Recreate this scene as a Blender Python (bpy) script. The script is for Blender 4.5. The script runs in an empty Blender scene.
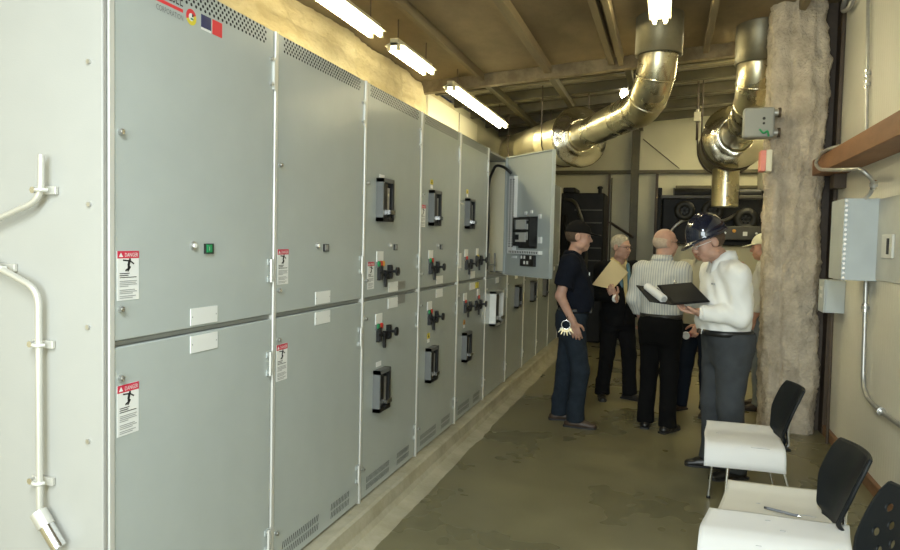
EXPO=0.35
TUBE_E=27.0; TUBE_F=42.0; COOL_E=10; BACK_FILL_E=165; TOP_FILL_E=170
import bpy, bmesh, math, random
import numpy as np
from mathutils import Vector, Matrix, noise
random.seed(7)
SC = bpy.context.scene
COL = SC.collection
PI = math.pi

# ------------------------------------------------------------------ materials
MATS = {}
def mat(name, col, rough=.5, metal=0., var=.08, vscale=6., bump=0., bscale=60., coat=0., emit=None, es=0., spec=.5, detail=3., stretch=None):
    if name in MATS: return MATS[name]
    m = bpy.data.materials.new(name); m.use_nodes = True
    nt = m.node_tree; b = nt.nodes['Principled BSDF']
    b.inputs['Roughness'].default_value = rough
    b.inputs['Metallic'].default_value = metal
    b.inputs['Coat Weight'].default_value = coat
    b.inputs['Specular IOR Level'].default_value = spec
    tc = nt.nodes.new('ShaderNodeTexCoord'); vec = tc.outputs['Object']
    if stretch:
        mp = nt.nodes.new('ShaderNodeMapping'); mp.inputs['Scale'].default_value = stretch
        nt.links.new(vec, mp.inputs['Vector']); vec = mp.outputs['Vector']
    n = nt.nodes.new('ShaderNodeTexNoise'); n.inputs['Scale'].default_value = vscale; n.inputs['Detail'].default_value = detail
    nt.links.new(vec, n.inputs['Vector'])
    r = nt.nodes.new('ShaderNodeValToRGB')
    r.color_ramp.elements[0].position = .3; r.color_ramp.elements[1].position = .7
    r.color_ramp.elements[0].color = [max(0, c*(1-var)) for c in col]+[1]
    r.color_ramp.elements[1].color = [min(1, c*(1+var)) for c in col]+[1]
    nt.links.new(n.outputs['Fac'], r.inputs['Fac']); nt.links.new(r.outputs['Color'], b.inputs['Base Color'])
    if bump:
        n2 = nt.nodes.new('ShaderNodeTexNoise'); n2.inputs['Scale'].default_value = bscale; n2.inputs['Detail'].default_value = 4
        nt.links.new(vec, n2.inputs['Vector'])
        bp = nt.nodes.new('ShaderNodeBump'); bp.inputs['Strength'].default_value = bump; bp.inputs['Distance'].default_value = .01
        nt.links.new(n2.outputs['Fac'], bp.inputs['Height']); nt.links.new(bp.outputs['Normal'], b.inputs['Normal'])
    if emit:
        b.inputs['Emission Color'].default_value = list(emit)+[1]; b.inputs['Emission Strength'].default_value = es
    MATS[name] = m
    return m

def two_tone(name, ca, cb, scale, rough, lo=.4, hi=.6, stretch=(1,1,1), bump=.2, detail=8., rough2=None, cc=None, bdist=.01, metal=0., coat=0.):
    """stained surface: two colours mixed by broad noise, plus finer noise in the bump"""
    if name in MATS: return MATS[name]
    m = bpy.data.materials.new(name); m.use_nodes = True
    nt = m.node_tree; b = nt.nodes['Principled BSDF']; L = nt.links.new
    tc = nt.nodes.new('ShaderNodeTexCoord'); mp = nt.nodes.new('ShaderNodeMapping'); mp.inputs['Scale'].default_value = stretch
    L(tc.outputs['Object'], mp.inputs['Vector'])
    n = nt.nodes.new('ShaderNodeTexNoise'); n.inputs['Scale'].default_value = scale; n.inputs['Detail'].default_value = detail; n.inputs['Roughness'].default_value = .65
    L(mp.outputs['Vector'], n.inputs['Vector'])
    r = nt.nodes.new('ShaderNodeValToRGB'); e = r.color_ramp.elements
    e[0].position = lo; e[1].position = hi; e[0].color = list(ca)+[1]; e[1].color = list(cb)+[1]
    if cc:
        x = e.new(min(.99, hi+.12)); x.color = list(cc)+[1]
    L(n.outputs['Fac'], r.inputs['Fac']); L(r.outputs['Color'], b.inputs['Base Color'])
    b.inputs['Metallic'].default_value = metal; b.inputs['Coat Weight'].default_value = coat
    if rough2 is None: b.inputs['Roughness'].default_value = rough
    else:
        mr = nt.nodes.new('ShaderNodeMapRange'); mr.inputs['From Min'].default_value = .3; mr.inputs['From Max'].default_value = .7
        mr.inputs['To Min'].default_value = rough; mr.inputs['To Max'].default_value = rough2
        L(n.outputs['Fac'], mr.inputs['Value']); L(mr.outputs['Result'], b.inputs['Roughness'])
    if bump:
        n2 = nt.nodes.new('ShaderNodeTexNoise'); n2.inputs['Scale'].default_value = scale*9; n2.inputs['Detail'].default_value = 6
        L(mp.outputs['Vector'], n2.inputs['Vector'])
        bp = nt.nodes.new('ShaderNodeBump'); bp.inputs['Strength'].default_value = bump; bp.inputs['Distance'].default_value = bdist
        L(n2.outputs['Fac'], bp.inputs['Height']); L(bp.outputs['Normal'], b.inputs['Normal'])
    MATS[name] = m
    return m

def ribbed(name, ca, cb, axis, period, rough=.55, bump=.35, dist=.006):
    """sheet-metal panel with fine ribs running across the given axis"""
    if name in MATS: return MATS[name]
    m = bpy.data.materials.new(name); m.use_nodes = True
    nt = m.node_tree; b = nt.nodes['Principled BSDF']; L = nt.links.new
    tc = nt.nodes.new('ShaderNodeTexCoord')
    w = nt.nodes.new('ShaderNodeTexWave'); w.bands_direction = axis; w.inputs['Scale'].default_value = 20*.05/period*.314
    w.inputs['Distortion'].default_value = 0
    L(tc.outputs['Object'], w.inputs['Vector'])
    n = nt.nodes.new('ShaderNodeTexNoise'); n.inputs['Scale'].default_value = 1.4; n.inputs['Detail'].default_value = 6
    L(tc.outputs['Object'], n.inputs['Vector'])
    r = nt.nodes.new('ShaderNodeValToRGB'); e = r.color_ramp.elements; e[0].position = .3; e[1].position = .7
    e[0].color = list(ca)+[1]; e[1].color = list(cb)+[1]
    L(n.outputs['Fac'], r.inputs['Fac']); L(r.outputs['Color'], b.inputs['Base Color'])
    bp = nt.nodes.new('ShaderNodeBump'); bp.inputs['Strength'].default_value = bump; bp.inputs['Distance'].default_value = dist
    L(w.outputs['Fac'], bp.inputs['Height']); L(bp.outputs['Normal'], b.inputs['Normal'])
    b.inputs['Roughness'].default_value = rough
    MATS[name] = m
    return m

def striped(name, ca, cb, period, duty=.3, rough=.85):
    """woven shirt cloth with thin vertical stripes across local X"""
    m = bpy.data.materials.new(name); m.use_nodes = True
    nt = m.node_tree; b = nt.nodes['Principled BSDF']; L = nt.links.new
    tc = nt.nodes.new('ShaderNodeTexCoord'); sx = nt.nodes.new('ShaderNodeSeparateXYZ'); L(tc.outputs['Object'], sx.inputs[0])
    a = nt.nodes.new('ShaderNodeMath'); a.operation = 'DIVIDE'; a.inputs[1].default_value = period; L(sx.outputs['X'], a.inputs[0])
    f = nt.nodes.new('ShaderNodeMath'); f.operation = 'FRACT'; L(a.outputs[0], f.inputs[0])
    g = nt.nodes.new('ShaderNodeMath'); g.operation = 'LESS_THAN'; g.inputs[1].default_value = duty; L(f.outputs[0], g.inputs[0])
    mx = nt.nodes.new('ShaderNodeMix'); mx.data_type = 'RGBA'
    mx.inputs[6].default_value = list(ca)+[1]; mx.inputs[7].default_value = list(cb)+[1]
    L(g.outputs[0], mx.inputs[0]); L(mx.outputs[2], b.inputs['Base Color'])
    b.inputs['Roughness'].default_value = rough
    MATS[name] = m
    return m

# ------------------------------------------------------------------ mesh builder
class MB:
    def __init__(s): s.v=[]; s.f=[]; s.m=[]; s.sm=[]; s.mats=[]
    def mi(s, m):
        if m not in s.mats: s.mats.append(m)
        return s.mats.index(m)
    def add(s, vs, fs, m, smooth=False):
        o=len(s.v); s.v += [tuple(v) for v in vs]; k=s.mi(m)
        for f in fs: s.f.append(tuple(i+o for i in f)); s.m.append(k); s.sm.append(smooth)
        return s
    def box(s, x0,x1,y0,y1,z0,z1, m, M=None):
        vs=[Vector((x,y,z)) for x in (x0,x1) for y in (y0,y1) for z in (z0,z1)]
        if M is not None: vs=[M@v for v in vs]
        return s.add(vs, [(0,1,3,2),(4,6,7,5),(0,4,5,1),(2,3,7,6),(0,2,6,4),(1,5,7,3)], m)
    def quad(s, a,b,c,d, m): return s.add([a,b,c,d], [(0,1,2,3)], m)
    def ring_loft(s, rings, m, smooth=True, caps=True, closed=True):
        n=len(rings[0]); vs=[v for r in rings for v in r]; fs=[]
        for i in range(len(rings)-1):
            for j in range(n if closed else n-1):
                a=i*n+j; b=i*n+(j+1)%n; fs.append((a,b,b+n,a+n))
        s.add(vs, fs, m, smooth)
        if caps:
            s.add(rings[0], [tuple(range(n))[::-1]], m); s.add(rings[-1], [tuple(range(n))], m)
        return s
    def tube(s, path, r, m, seg=12, caps=True):
        P=[Vector(p) for p in path]; n=len(P); R=r if isinstance(r,(list,tuple)) else [r]*n
        T=[]
        for i in range(n):
            t=(P[min(i+1,n-1)]-P[max(i-1,0)]); T.append(t.normalized())
        u=T[0].orthogonal().normalized(); rings=[]
        for i in range(n):
            u=(u-T[i]*u.dot(T[i])).normalized(); w=T[i].cross(u)
            rings.append([P[i]+(u*math.cos(2*PI*k/seg)+w*math.sin(2*PI*k/seg))*R[i] for k in range(seg)])
        return s.ring_loft(rings, m, True, caps)
    def cyl(s, a,b, r, m, seg=20, r2=None): return s.tube([a,b], [r, r if r2 is None else r2], m, seg)
    def disc(s, c, nrm, r, m, seg=12):
        nrm=Vector(nrm).normalized(); u=nrm.orthogonal().normalized(); w=nrm.cross(u); c=Vector(c)
        return s.add([c+(u*math.cos(2*PI*k/seg)+w*math.sin(2*PI*k/seg))*r for k in range(seg)], [tuple(range(seg))], m)
    def ell(s, c, r, m, nu=20, nv=12, M=None):
        c=Vector(c); vs=[]; fs=[]
        for i in range(nv+1):
            t=PI*i/nv
            for j in range(nu):
                p=2*PI*j/nu; q=Vector((r[0]*math.sin(t)*math.cos(p), r[1]*math.sin(t)*math.sin(p), r[2]*math.cos(t)))
                if M is not None: q=M@q
                vs.append(c+q)
        for i in range(nv):
            for j in range(nu): a=i*nu+j; b=i*nu+(j+1)%nu; fs.append((a,a+nu,b+nu,b))
        return s.add(vs, fs, m, True)
    def lathe(s, prof, c, axis, m, seg=28, smooth=True, caps=False):
        ax=Vector(axis).normalized(); u=ax.orthogonal().normalized(); w=ax.cross(u); c=Vector(c)
        rings=[[c+ax*h+(u*math.cos(2*PI*k/seg)+w*math.sin(2*PI*k/seg))*max(r,1e-4) for k in range(seg)] for r,h in prof]
        return s.ring_loft(rings, m, smooth, caps)
    def text(s, body, size, o, ux, uy, m, align='LEFT', squeeze=1.):
        cu=bpy.data.curves.new('t','FONT'); cu.body=body; cu.size=size; cu.align_x=align; cu.resolution_u=2
        ob=bpy.data.objects.new('t',cu); COL.objects.link(ob)
        dg=bpy.context.evaluated_depsgraph_get(); me=ob.evaluated_get(dg).to_mesh()
        o=Vector(o); ux=Vector(ux); uy=Vector(uy)
        s.add([o+ux*v.co.x*squeeze+uy*v.co.y for v in me.vertices], [tuple(p.vertices) for p in me.polygons], m)
        ob.evaluated_get(dg).to_mesh_clear(); bpy.data.objects.remove(ob); bpy.data.curves.remove(cu)
        return s
    def build(s, name, parent=None, loc=None, bevel=0, bseg=2, sub=0):
        me=bpy.data.meshes.new(name); me.from_pydata(s.v, [], s.f)
        for m in s.mats: me.materials.append(m)
        me.polygons.foreach_set('material_index', s.m); me.polygons.foreach_set('use_smooth', s.sm)
        me.update()
        bm=bmesh.new(); bm.from_mesh(me); bmesh.ops.recalc_face_normals(bm, faces=bm.faces); bm.to_mesh(me); bm.free()
        ob=bpy.data.objects.new(name, me); COL.objects.link(ob)
        if parent is not None: ob.parent=parent
        if loc is not None: ob.location=loc
        if bevel:
            b=ob.modifiers.new('bevel','BEVEL'); b.width=bevel; b.segments=bseg; b.limit_method='ANGLE'; b.angle_limit=math.radians(40)
        return ob

def tag(o, label=None, cat=None, group=None, kind=None):
    if label: o['label']=label
    if cat: o['category']=cat
    if group: o['group']=group
    if kind: o['kind']=kind
    return o
def empty(name, loc, rz=0, **k):
    o=bpy.data.objects.new(name, None); COL.objects.link(o); o.location=loc; o.rotation_euler=(0,0,rz); o.empty_display_size=.1
    return tag(o, **k)
def arc(c, r, a0, a1, ux, uy, n=8):
    c=Vector(c); ux=Vector(ux); uy=Vector(uy)
    return [c+(ux*math.cos(a0+(a1-a0)*i/n)+uy*math.sin(a0+(a1-a0)*i/n))*r for i in range(n+1)]
def bend(pts, r, n=6):
    """polyline with rounded corners"""
    P=[Vector(p) for p in pts]; out=[P[0]]
    for i in range(1,len(P)-1):
        a=(P[i-1]-P[i]); b=(P[i+1]-P[i]); k=min(r,a.length*.49,b.length*.49)
        p0=P[i]+a.normalized()*k; p2=P[i]+b.normalized()*k
        for j in range(n+1):
            t=j/n; out.append(p0*(1-t)**2+P[i]*2*t*(1-t)+p2*t*t)
    out.append(P[-1]); return out

# ------------------------------------------------------------------ camera
yaw,pit,rol=.2994,.0496,.0231
R=Vector((math.cos(yaw),math.sin(yaw),0)); F=Vector((-math.sin(yaw),math.cos(yaw),0)); U=Vector((0,0,1))
F2=F*math.cos(pit)-U*math.sin(pit); U2=U*math.cos(pit)+F*math.sin(pit)
R3=R*math.cos(rol)+U2*math.sin(rol); U3=U2*math.cos(rol)-R*math.sin(rol)
cam=bpy.data.cameras.new('camera'); co=bpy.data.objects.new('camera',cam); COL.objects.link(co)
cam.sensor_width=36; cam.lens=28.0; cam.clip_start=.05
co.matrix_world=Matrix(((R3.x,U3.x,-F2.x,0),(R3.y,U3.y,-F2.y,0),(R3.z,U3.z,-F2.z,1.58),(0,0,0,1)))
SC.camera=co
SC.view_settings.view_transform='Standard'; SC.view_settings.look='None'; SC.view_settings.gamma=1; SC.view_settings.use_curve_mapping=False
SC.view_settings.exposure=EXPO if 'EXPO' in globals() else 0.0
SC.cycles.use_denoising=True; SC.cycles.max_bounces=8
W=bpy.data.worlds.new('world'); SC.world=W; W.use_nodes=True
W.node_tree.nodes['Background'].inputs[0].default_value=(.8,.85,.9,1); W.node_tree.nodes['Background'].inputs[1].default_value=.05
# ------------------------------------------------------------------ palette
GREY   = mat('switchgear_grey', (.45,.49,.475), .21, var=.02, bump=.05, bscale=220)
GREYD  = mat('switchgear_grey_body', (.30,.31,.29), .5, var=.03)
CREAM  = mat('end_panel_cream', (.375,.375,.35), .42, var=.02, bump=.04, bscale=200)
POST   = mat('bright_post_metal', (.72,.72,.68), .35, metal=.35, var=.03)
CHROME = mat('chrome', (.75,.75,.74), .16, metal=1, var=.03)
ZINC   = mat('zinc_screw', (.6,.6,.58), .35, metal=.9, var=.05)
GALV   = mat('galvanised_pipe', (.50,.50,.48), .38, metal=.75, var=.12, vscale=14)
EMT    = mat('pale_rod_metal', (.62,.61,.56), .4, metal=.5, var=.05)
BLACKP = mat('black_plastic', (.012,.012,.012), .35, var=.1)
BEZEL  = mat('dark_grey_bezel', (.14,.145,.14), .45, var=.06)
HOLE   = mat('dark_hole', (.012,.012,.012), .9, var=.05)
WHITE  = mat('label_white', (.80,.81,.79), .5, var=.01)
LGREY  = mat('label_grey', (.25,.25,.23), .5, var=.02)
RED    = mat('sign_red', (.62,.03,.07), .45, var=.03)
REDL   = mat('logo_red', (.75,.04,.05), .45, var=.03)
NAVY   = mat('logo_navy', (.03,.035,.12), .45, var=.03)
INK    = mat('ink_black', (.02,.02,.02), .6, var=.02)
INKG   = mat('ink_grey', (.35,.36,.36), .6, var=.02)
YELLOW = mat('tag_yellow', (.75,.62,.05), .5, var=.04)
ORANGE = mat('tag_orange', (.75,.36,.05), .5, var=.04)
GREEN  = mat('button_green', (.02,.28,.10), .35, var=.05)
BRED   = mat('button_red', (.62,.03,.02), .35, var=.05)
LAMPW  = mat('indicator_lens', (.85,.85,.8), .15, var=.02)
CONC   = two_tone('pad_concrete', (.36,.33,.23), (.46,.43,.32), 3.5, .7, bump=.3)
FLOORM = two_tone('floor_concrete', (.125,.112,.058), (.25,.225,.125), 1.3, .22, lo=.22, hi=.80, rough2=.40, bump=0, detail=3.)
PLY    = two_tone('ceiling_plywood', (.15,.108,.055), (.28,.215,.12), .9, .75, lo=.35, hi=.62, stretch=(1,.45,1), bump=.12)
JOIST  = two_tone('ceiling_joist_wood', (.14,.105,.055), (.23,.18,.10), 1.5, .7, stretch=(3,.3,3), bump=.15)
DECK   = ribbed('roof_deck_metal', (.22,.20,.14), (.32,.29,.21), 'Y', .15, .45, .9, .03)
STEELB = two_tone('brown_painted_steel', (.055,.038,.024), (.09,.062,.04), 2, .55, bump=.1)
OLIVE  = two_tone('olive_steel', (.065,.055,.026), (.10,.085,.04), 2, .5, bump=.05)
GIRT   = two_tone('orange_brown_primer', (.20,.085,.032), (.30,.135,.055), 2.2, .5, bump=.1, stretch=(2,.6,2), cc=(.33,.17,.09))
BASEW  = two_tone('brown_baseboard', (.20,.10,.05), (.30,.165,.085), 3, .55, bump=.1, stretch=(2,.4,2))
FOAMY  = two_tone('yellow_spray_foam', (.42,.345,.19), (.60,.52,.33), 1.6, .8, bump=.6, stretch=(1,.6,1.6), bdist=.03)
FOAMG  = two_tone('beige_spray_insulation', (.38,.32,.24), (.66,.58,.46), 5.0, .95, lo=.32, hi=.68, bump=1.0, bdist=.02)
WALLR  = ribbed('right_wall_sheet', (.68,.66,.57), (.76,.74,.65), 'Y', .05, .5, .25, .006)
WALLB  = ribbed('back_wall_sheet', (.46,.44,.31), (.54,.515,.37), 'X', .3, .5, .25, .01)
WALLW  = mat('white_wall_panel', (.72,.69,.54), .5, var=.04, vscale=2)
FOIL   = two_tone('aluminium_jacket', (.56,.51,.36), (.70,.65,.48), 2.2, .22, rough2=.36, bump=.04, metal=1., bdist=.02)
FOILR  = two_tone('dull_aluminium_jacket', (.54,.50,.36), (.66,.61,.45), 2.2, .36, rough2=.46, bump=.04, metal=1., bdist=.02)
CRINK  = two_tone('crinkled_foil', (.55,.52,.42), (.68,.65,.54), 1.1, .14, rough2=.22, bump=.12, metal=1., bdist=.06)
STACK  = two_tone('grey_stack_sleeve', (.20,.18,.12), (.26,.24,.17), 3, .35, rough2=.5, bump=.05, metal=.6)
BOXBL  = mat('grey_blue_box_paint', (.50,.55,.56), .35, var=.05, vscale=5)
ENG    = mat('engine_black', (.008,.0075,.006), .55, spec=.3, var=.3, vscale=9)
FANM   = mat('fan_shroud_black', (.018,.017,.012), .5, var=.2)
ENGG   = mat('engine_grey', (.06,.055,.04), .45, var=.2, vscale=9)
PAPERC = mat('cream_plan_paper', (.60,.58,.51), .75, var=.02, vscale=3)
PAPER  = mat('plan_paper', (.70,.70,.69), .75, var=.02, vscale=3)
CHAIRP = mat('chair_black_plastic', (.006,.008,.010), .5, spec=.3, var=.1, bump=.03, bscale=300)
TUBE   = mat('fluorescent_tube_glow', (1,1,.9), .5, emit=(1,.90,.58), es=TUBE_E)
TUBE_FILL  = mat('added_fill_tube', (1,1,.9), .5, emit=(1,.90,.58), es=TUBE_F)  # stronger glow for the lamps added to brighten the back wall
TUBEC  = mat('fluorescent_tube_cool', (1,1,1), .5, emit=(.95,1,.98), es=COOL_E)
BULB   = mat('bulb_glow', (1,1,.9), .5, emit=(1,.9,.6), es=30)
HOUSE  = mat('lamp_housing', (.62,.58,.42), .4, var=.05)

# ------------------------------------------------------------------ setting
XL,XR,DB,DF=-2.75,1.35,12.3,-3.2
def cz(x): return 3.36+.075*(x-XL)
def slab(name, mb, kind='structure', loc=None, **k):
    o=mb.build(name, loc=loc, **{a:b for a,b in k.items() if a in('bevel',)}); tag(o, kind=kind); return o
slab('floor', MB().box(XL-.1,XR+.1,DF-.1,DB+.1,-.1,0, FLOORM))
# pad under the switchgear row, with a rough fillet of spilled concrete at its foot
m=MB(); N=150
rings=[]
for i in range(N+1):
    y=1.55+(10.8-1.55)*i/N
    w=.022*noise.noise((y*2.1,0,0))+.012*noise.noise((y*7,3,0))
    j=.004*noise.noise((y*5,9,0))
    rings.append([Vector(p) for p in ((XL,y,0),(XL,y,.12),(-1.505+j,y,.12),(-1.488+j,y,.112),(-1.478+j,y,.045),(-1.462+j,y,.016),(-1.40+w,y,.004),(-1.37+w,y,0))])
m.ring_loft(rings, CONC, smooth=False)
slab('trim_1', m)
m=MB(); m.box(XL-.12,XL,DF,8.95,0,3.36, FOAMY); slab('wall_left', m)
# sprayed foam lumps over the upper wall, one continuous rough skin ending on a wooden board
m=MB(); NY,NZ=170,26; rows=[]
for i in range(NY+1):
    y=1.72+(7.78-1.72)*i/NY
    rows.append([])
    for k in range(NZ+1):
        z=2.3+1.05*k/NZ
        p=(y*1.3,z*2.6,0); d=.05+.05*noise.noise(p)+.035*noise.noise((y*4,z*7,2))+.02*noise.noise((y*11,z*14,5))
        crack=abs(z-(3.17+.035*noise.noise((y*2.2,7,0))));  d-=.05*max(0,1-crack/.018)
        if y>7.5: d*=max(0,(7.78-y)/.28)
        rows[-1].append(Vector((XL+max(.004,d),y,z)))
m.ring_loft(rows, FOAMY, True, False, False)
tag(m.build('foam_strip'), 'yellow sprayed foam strip on the wall above the switchgear cabinets', 'insulation')
m=MB(); m.box(XL,XL+.03,7.79,10.0,2.0,3.28, WALLW); m.box(XL+.03,XL+.034,9.05,9.07,2.0,3.28, STEELB)
slab('trim_2', m)
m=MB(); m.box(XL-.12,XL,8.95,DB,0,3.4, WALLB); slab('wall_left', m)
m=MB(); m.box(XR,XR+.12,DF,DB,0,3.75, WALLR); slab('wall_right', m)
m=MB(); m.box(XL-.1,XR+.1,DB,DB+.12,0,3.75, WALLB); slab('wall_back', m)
m=MB(); m.box(XL-.1,XR+.1,DF-.12,DF,0,3.75, WALLW); slab('wall_front', m)
def cslab(y0,y1,t,mt,drop=0.):
    m=MB(); a,b=XL-.1,XR+.1
    vs=[(x,y,cz(x)-drop+dz) for x in(a,b) for y in (y0,y1) for dz in (0,t)]
    m.add(vs,[(0,1,3,2),(4,6,7,5),(0,4,5,1),(2,3,7,6),(0,2,6,4),(1,5,7,3)],mt); return m
slab('ceiling', cslab(DF,7.55,.04,PLY))
slab('ceiling', cslab(7.55,DB+.1,.04,DECK,-.10))
m=MB(); m.box(XR-.028,XR,DF,6.75,0,.085, BASEW); m.box(XR-.034,XR-.028,DF,6.75,.07,.085,BASEW); slab('baseboard_right', m, bevel=.004)
m=MB(); m.box(XR-.028,XR,7.0,DB,0,.085, BASEW); slab('baseboard_right', m, bevel=.004)
# ceiling joists along the room, then cross beams under the metal deck
def joist(x,y0,y1,w,h,mt,txt):
    m=MB(); b=cz(x)-h; m.box(-w/2,w/2,y0,y1,b,cz(x)+.0,mt)
    o=m.build('ceiling_joist', loc=(x,0,0), bevel=.004); tag(o,txt,'beam','wooden ceiling joists')
joist(-2.0,DF,7.5,.045,.085,JOIST,'thin wooden ceiling joist nearest the row of fluorescent tubes')
joist(-1.28,DF,7.5,.075,.09,JOIST,'wooden ceiling joist second from the switchgear side')
joist(-.62,DF,7.5,.06,.09,JOIST,'darker wooden joist doubled beside a paler one above the aisle')
joist(-.52,DF,7.5,.05,.11,JOIST,'paler wooden joist doubled beside a darker one above the aisle')
joist(.30,DF,7.5,.055,.09,JOIST,'short wooden joist between the two exhaust stacks')
joist(1.0,DF,7.5,.055,.09,JOIST,'wooden ceiling joist nearest the right wall')
def cross(y,w,h,mt,txt,drop=0):
    m=MB(); a,b=XL,XR
    vs=[(x,yy,cz(x)-drop-dz) for x in(a,b) for yy in (-w/2,w/2) for dz in (0,h)]
    m.add(vs,[(0,1,3,2),(4,6,7,5),(0,4,5,1),(2,3,7,6),(0,2,6,4),(1,5,7,3)],mt)
    tag(m.build('cross_beam', loc=(0,y,0), bevel=.004),txt,'beam','cross beams under the roof deck')
cross(7.6,.10,.13,JOIST,'wide wooden cross beam where the plywood ceiling ends')
cross(8.15,.07,.12,OLIVE,'steel cross beam just beyond the plywood ceiling edge',-.09)
cross(8.95,.07,.12,OLIVE,'steel cross beam above the round disc of the left exhaust',-.09)
cross(9.75,.07,.12,OLIVE,'steel cross beam above the left silver muffler body',-.09)
cross(10.6,.07,.12,OLIVE,'steel cross beam beyond the end of the left silver muffler',-.09)
cross(11.5,.07,.12,OLIVE,'steel cross beam nearest the back wall',-.09)
def sj(x,txt):
    m=MB(); m.box(-.035,.035,7.66,11.9,cz(x)-.10,cz(x)-.02,OLIVE); tag(m.build('rafter',loc=(x,0,0),bevel=.004),txt,'beam','rafters under the metal roof deck')
sj(-2.0,'steel rafter under the metal deck, beside the far fluorescent lamp'); sj(-1.28,'steel rafter under the metal deck, over the left muffler'); sj(-.47,'steel rafter under the metal deck, left of the hanging junction box')
# back wall framing
m=MB(); m.box(XL,XR,-.07,-.0,2.77,2.83,OLIVE); tag(m.build('wall_girt',loc=(0,DB,0),bevel=.004),'olive steel girt running across the back wall','beam')
m=MB(); m.box(.10,XR,-.09,-.0,2.52,2.57,OLIVE); tag(m.build('wall_girt',loc=(0,DB,0),bevel=.004),'short dark steel rail on back wall behind the right exhaust stub','beam')
m=MB(); m.box(-.065,.065,-.13,-.10,0,3.5,OLIVE); m.box(-.065,.065,-.03,-.0,0,3.5,OLIVE); m.box(-.01,.01,-.10,-.03,0,3.5,OLIVE)
tag(m.build('back_wall_post',loc=(-.56,DB,0)),'wide olive steel post on the back wall, behind the men','post')
m=MB(); m.box(-.022,.022,-.08,0,0,2.77,STEELB); tag(m.build('door_jamb',loc=(-.20,DB,0)),'thin dark upright on the back wall, behind the bald man','post')
m=MB(); m.box(-.035,-.005,-.08,0,0,2.77,STEELB); m.box(.012,.035,-.08,0,0,2.7,OLIVE); tag(m.build('door_jamb',loc=(-.96,DB,0)),'dark double upright on back wall, behind the grey-haired man','post')
# cross braces (thin rods) on the back wall
m=MB(); m.tube([(-.45,DB-.05,3.35),(.15,DB-.05,2.85)],.008,STEELB,6); tag(m.build('brace_rod'),'thin diagonal brace rod on the back wall, between the exhausts','rod')
m=MB(); m.tube([(-.95,DB-.04,1.95),(-.55,DB-.30,1.70)],.022,STEELB,8); tag(m.build('stay_rod'),'short dark slanting stay above the grey-haired man','rod')
m=MB(); m.box(-.09,.09,-.05,0,1.0,2.28,WALLW); tag(m.build('white_duct',loc=(-1.06,DB,0),bevel=.01),'pale upright duct beside the left black radiator','duct')
# ------------------------------------------------------------------ switchgear row
X0,Y0,ZB,CW,CH,CM=-1.5675,1.678,.12,.9013,2.30,1.124
def danger(mb, y0, y1, z0, z1):
    x=.0015; h=z1-z0; w=y1-y0; yc=(y0+y1)/2
    mb.box(0,x,y0,y1,z0,z1,WHITE)
    zt=z1-.15*h; mb.quad((x+.0004,y0,zt),(x+.0004,y1,zt),(x+.0004,y1,z1),(x+.0004,y0,z1),RED)
    e=x+.0008
    mb.add([(e,y0+.06*w,zt+.03*h),(e,y0+.26*w,zt+.03*h),(e,y0+.16*w,zt+.12*h)],[(0,1,2)],WHITE)
    mb.text('DANGER',.115*h,(e,y0+.33*w,zt+.032*h),(0,1,0),(0,0,1),WHITE,squeeze=.6*w/(.115*h*3.9))
    # falling figure
    def limb(a,b,t):
        a=Vector((0,y0+a[0]*w,z0+a[1]*h)); b=Vector((0,y0+b[0]*w,z0+b[1]*h)); d=(b-a).normalized(); n=Vector((0,-d.z,d.y))*t*w
        mb.add([a-n+Vector((e,0,0)),b-n+Vector((e,0,0)),b+n+Vector((e,0,0)),a+n+Vector((e,0,0))],[(0,1,2,3)],INK)
    mb.disc((e,y0+.57*w,z0+.825*h),(1,0,0),.05*w,INK,10)
    limb((.55,.80),(.50,.70),.055); limb((.55,.80),(.25,.815),.025); limb((.57,.80),(.76,.735),.025)
    limb((.50,.71),(.50,.64),.035); limb((.50,.64),(.36,.60),.03); limb((.50,.70),(.60,.66),.03); limb((.58,.67),(.47,.585),.028)
    for i,(zz,l,mt) in enumerate(((.545,.45,INK),(.505,.40,INK),(.465,.78,INK),(.39,.8,INKG),(.355,.75,INKG),(.32,.8,INKG),(.285,.4,INKG),(.21,.7,INKG),(.175,.8,INKG),(.14,.6,INKG),(.085,.75,INKG),(.05,.6,INKG))):
        mb.box(e-.0002,e,y0+.1*w,y0+(.1+l)*w,z0+zz*h-.008*h,z0+zz*h+.008*h,mt)
def plate(y0,y1,z0,z1,mt=WHITE):
    mb=MB(); mb.box(0,.003,y0,y1,z0,z1,mt)
    for y in (y0+.008,y1-.008): mb.disc((.0034,y,(z0+z1)/2),(1,0,0),.0028,INKG,8)
    return mb
def breaker(u0,u1,z0,z1,p=.043,lever=True,silver=False):
    mb=MB(); bz=BEZEL if not silver else POST
    t=.022; yi0=u0+t*.6; yi1=u1-t; zi0=z0+t; zi1=z1-t
    mb.box(0,p,u0,u0+t*.6,z0,z1,bz); mb.box(0,p,u1-t,u1,z0,z1,BLACKP if not silver else bz)
    mb.box(0,p,u0,u1,z0,z0+t,BLACKP if not silver else bz); mb.box(0,p,u0,u1,z1-t,z1,bz)
    mb.box(0,.012,yi0,yi1,zi0,zi1,BLACKP)
    w=yi1-yi0; h=zi1-zi0
    mb.box(.012,p*.95,yi0+.08*w,yi0+.40*w,zi0+.02*h,zi1-.05*h,BLACKP)
    mb.box(.012,.03,yi0+.50*w,yi0+.86*w,zi0+.18*h,zi0+.86*h,GALV if lever else BEZEL)
    mb.box(.012,p+.02,yi0+.42*w,yi0+.95*w,zi0+.10*h,zi0+.22*h,CHROME if lever else BEZEL)
    mb.cyl((.012,yi0+.6*w,zi0-.002),(p+.005,yi0+.6*w,zi0-.002),.014,BLACKP,12)
    return mb
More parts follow.
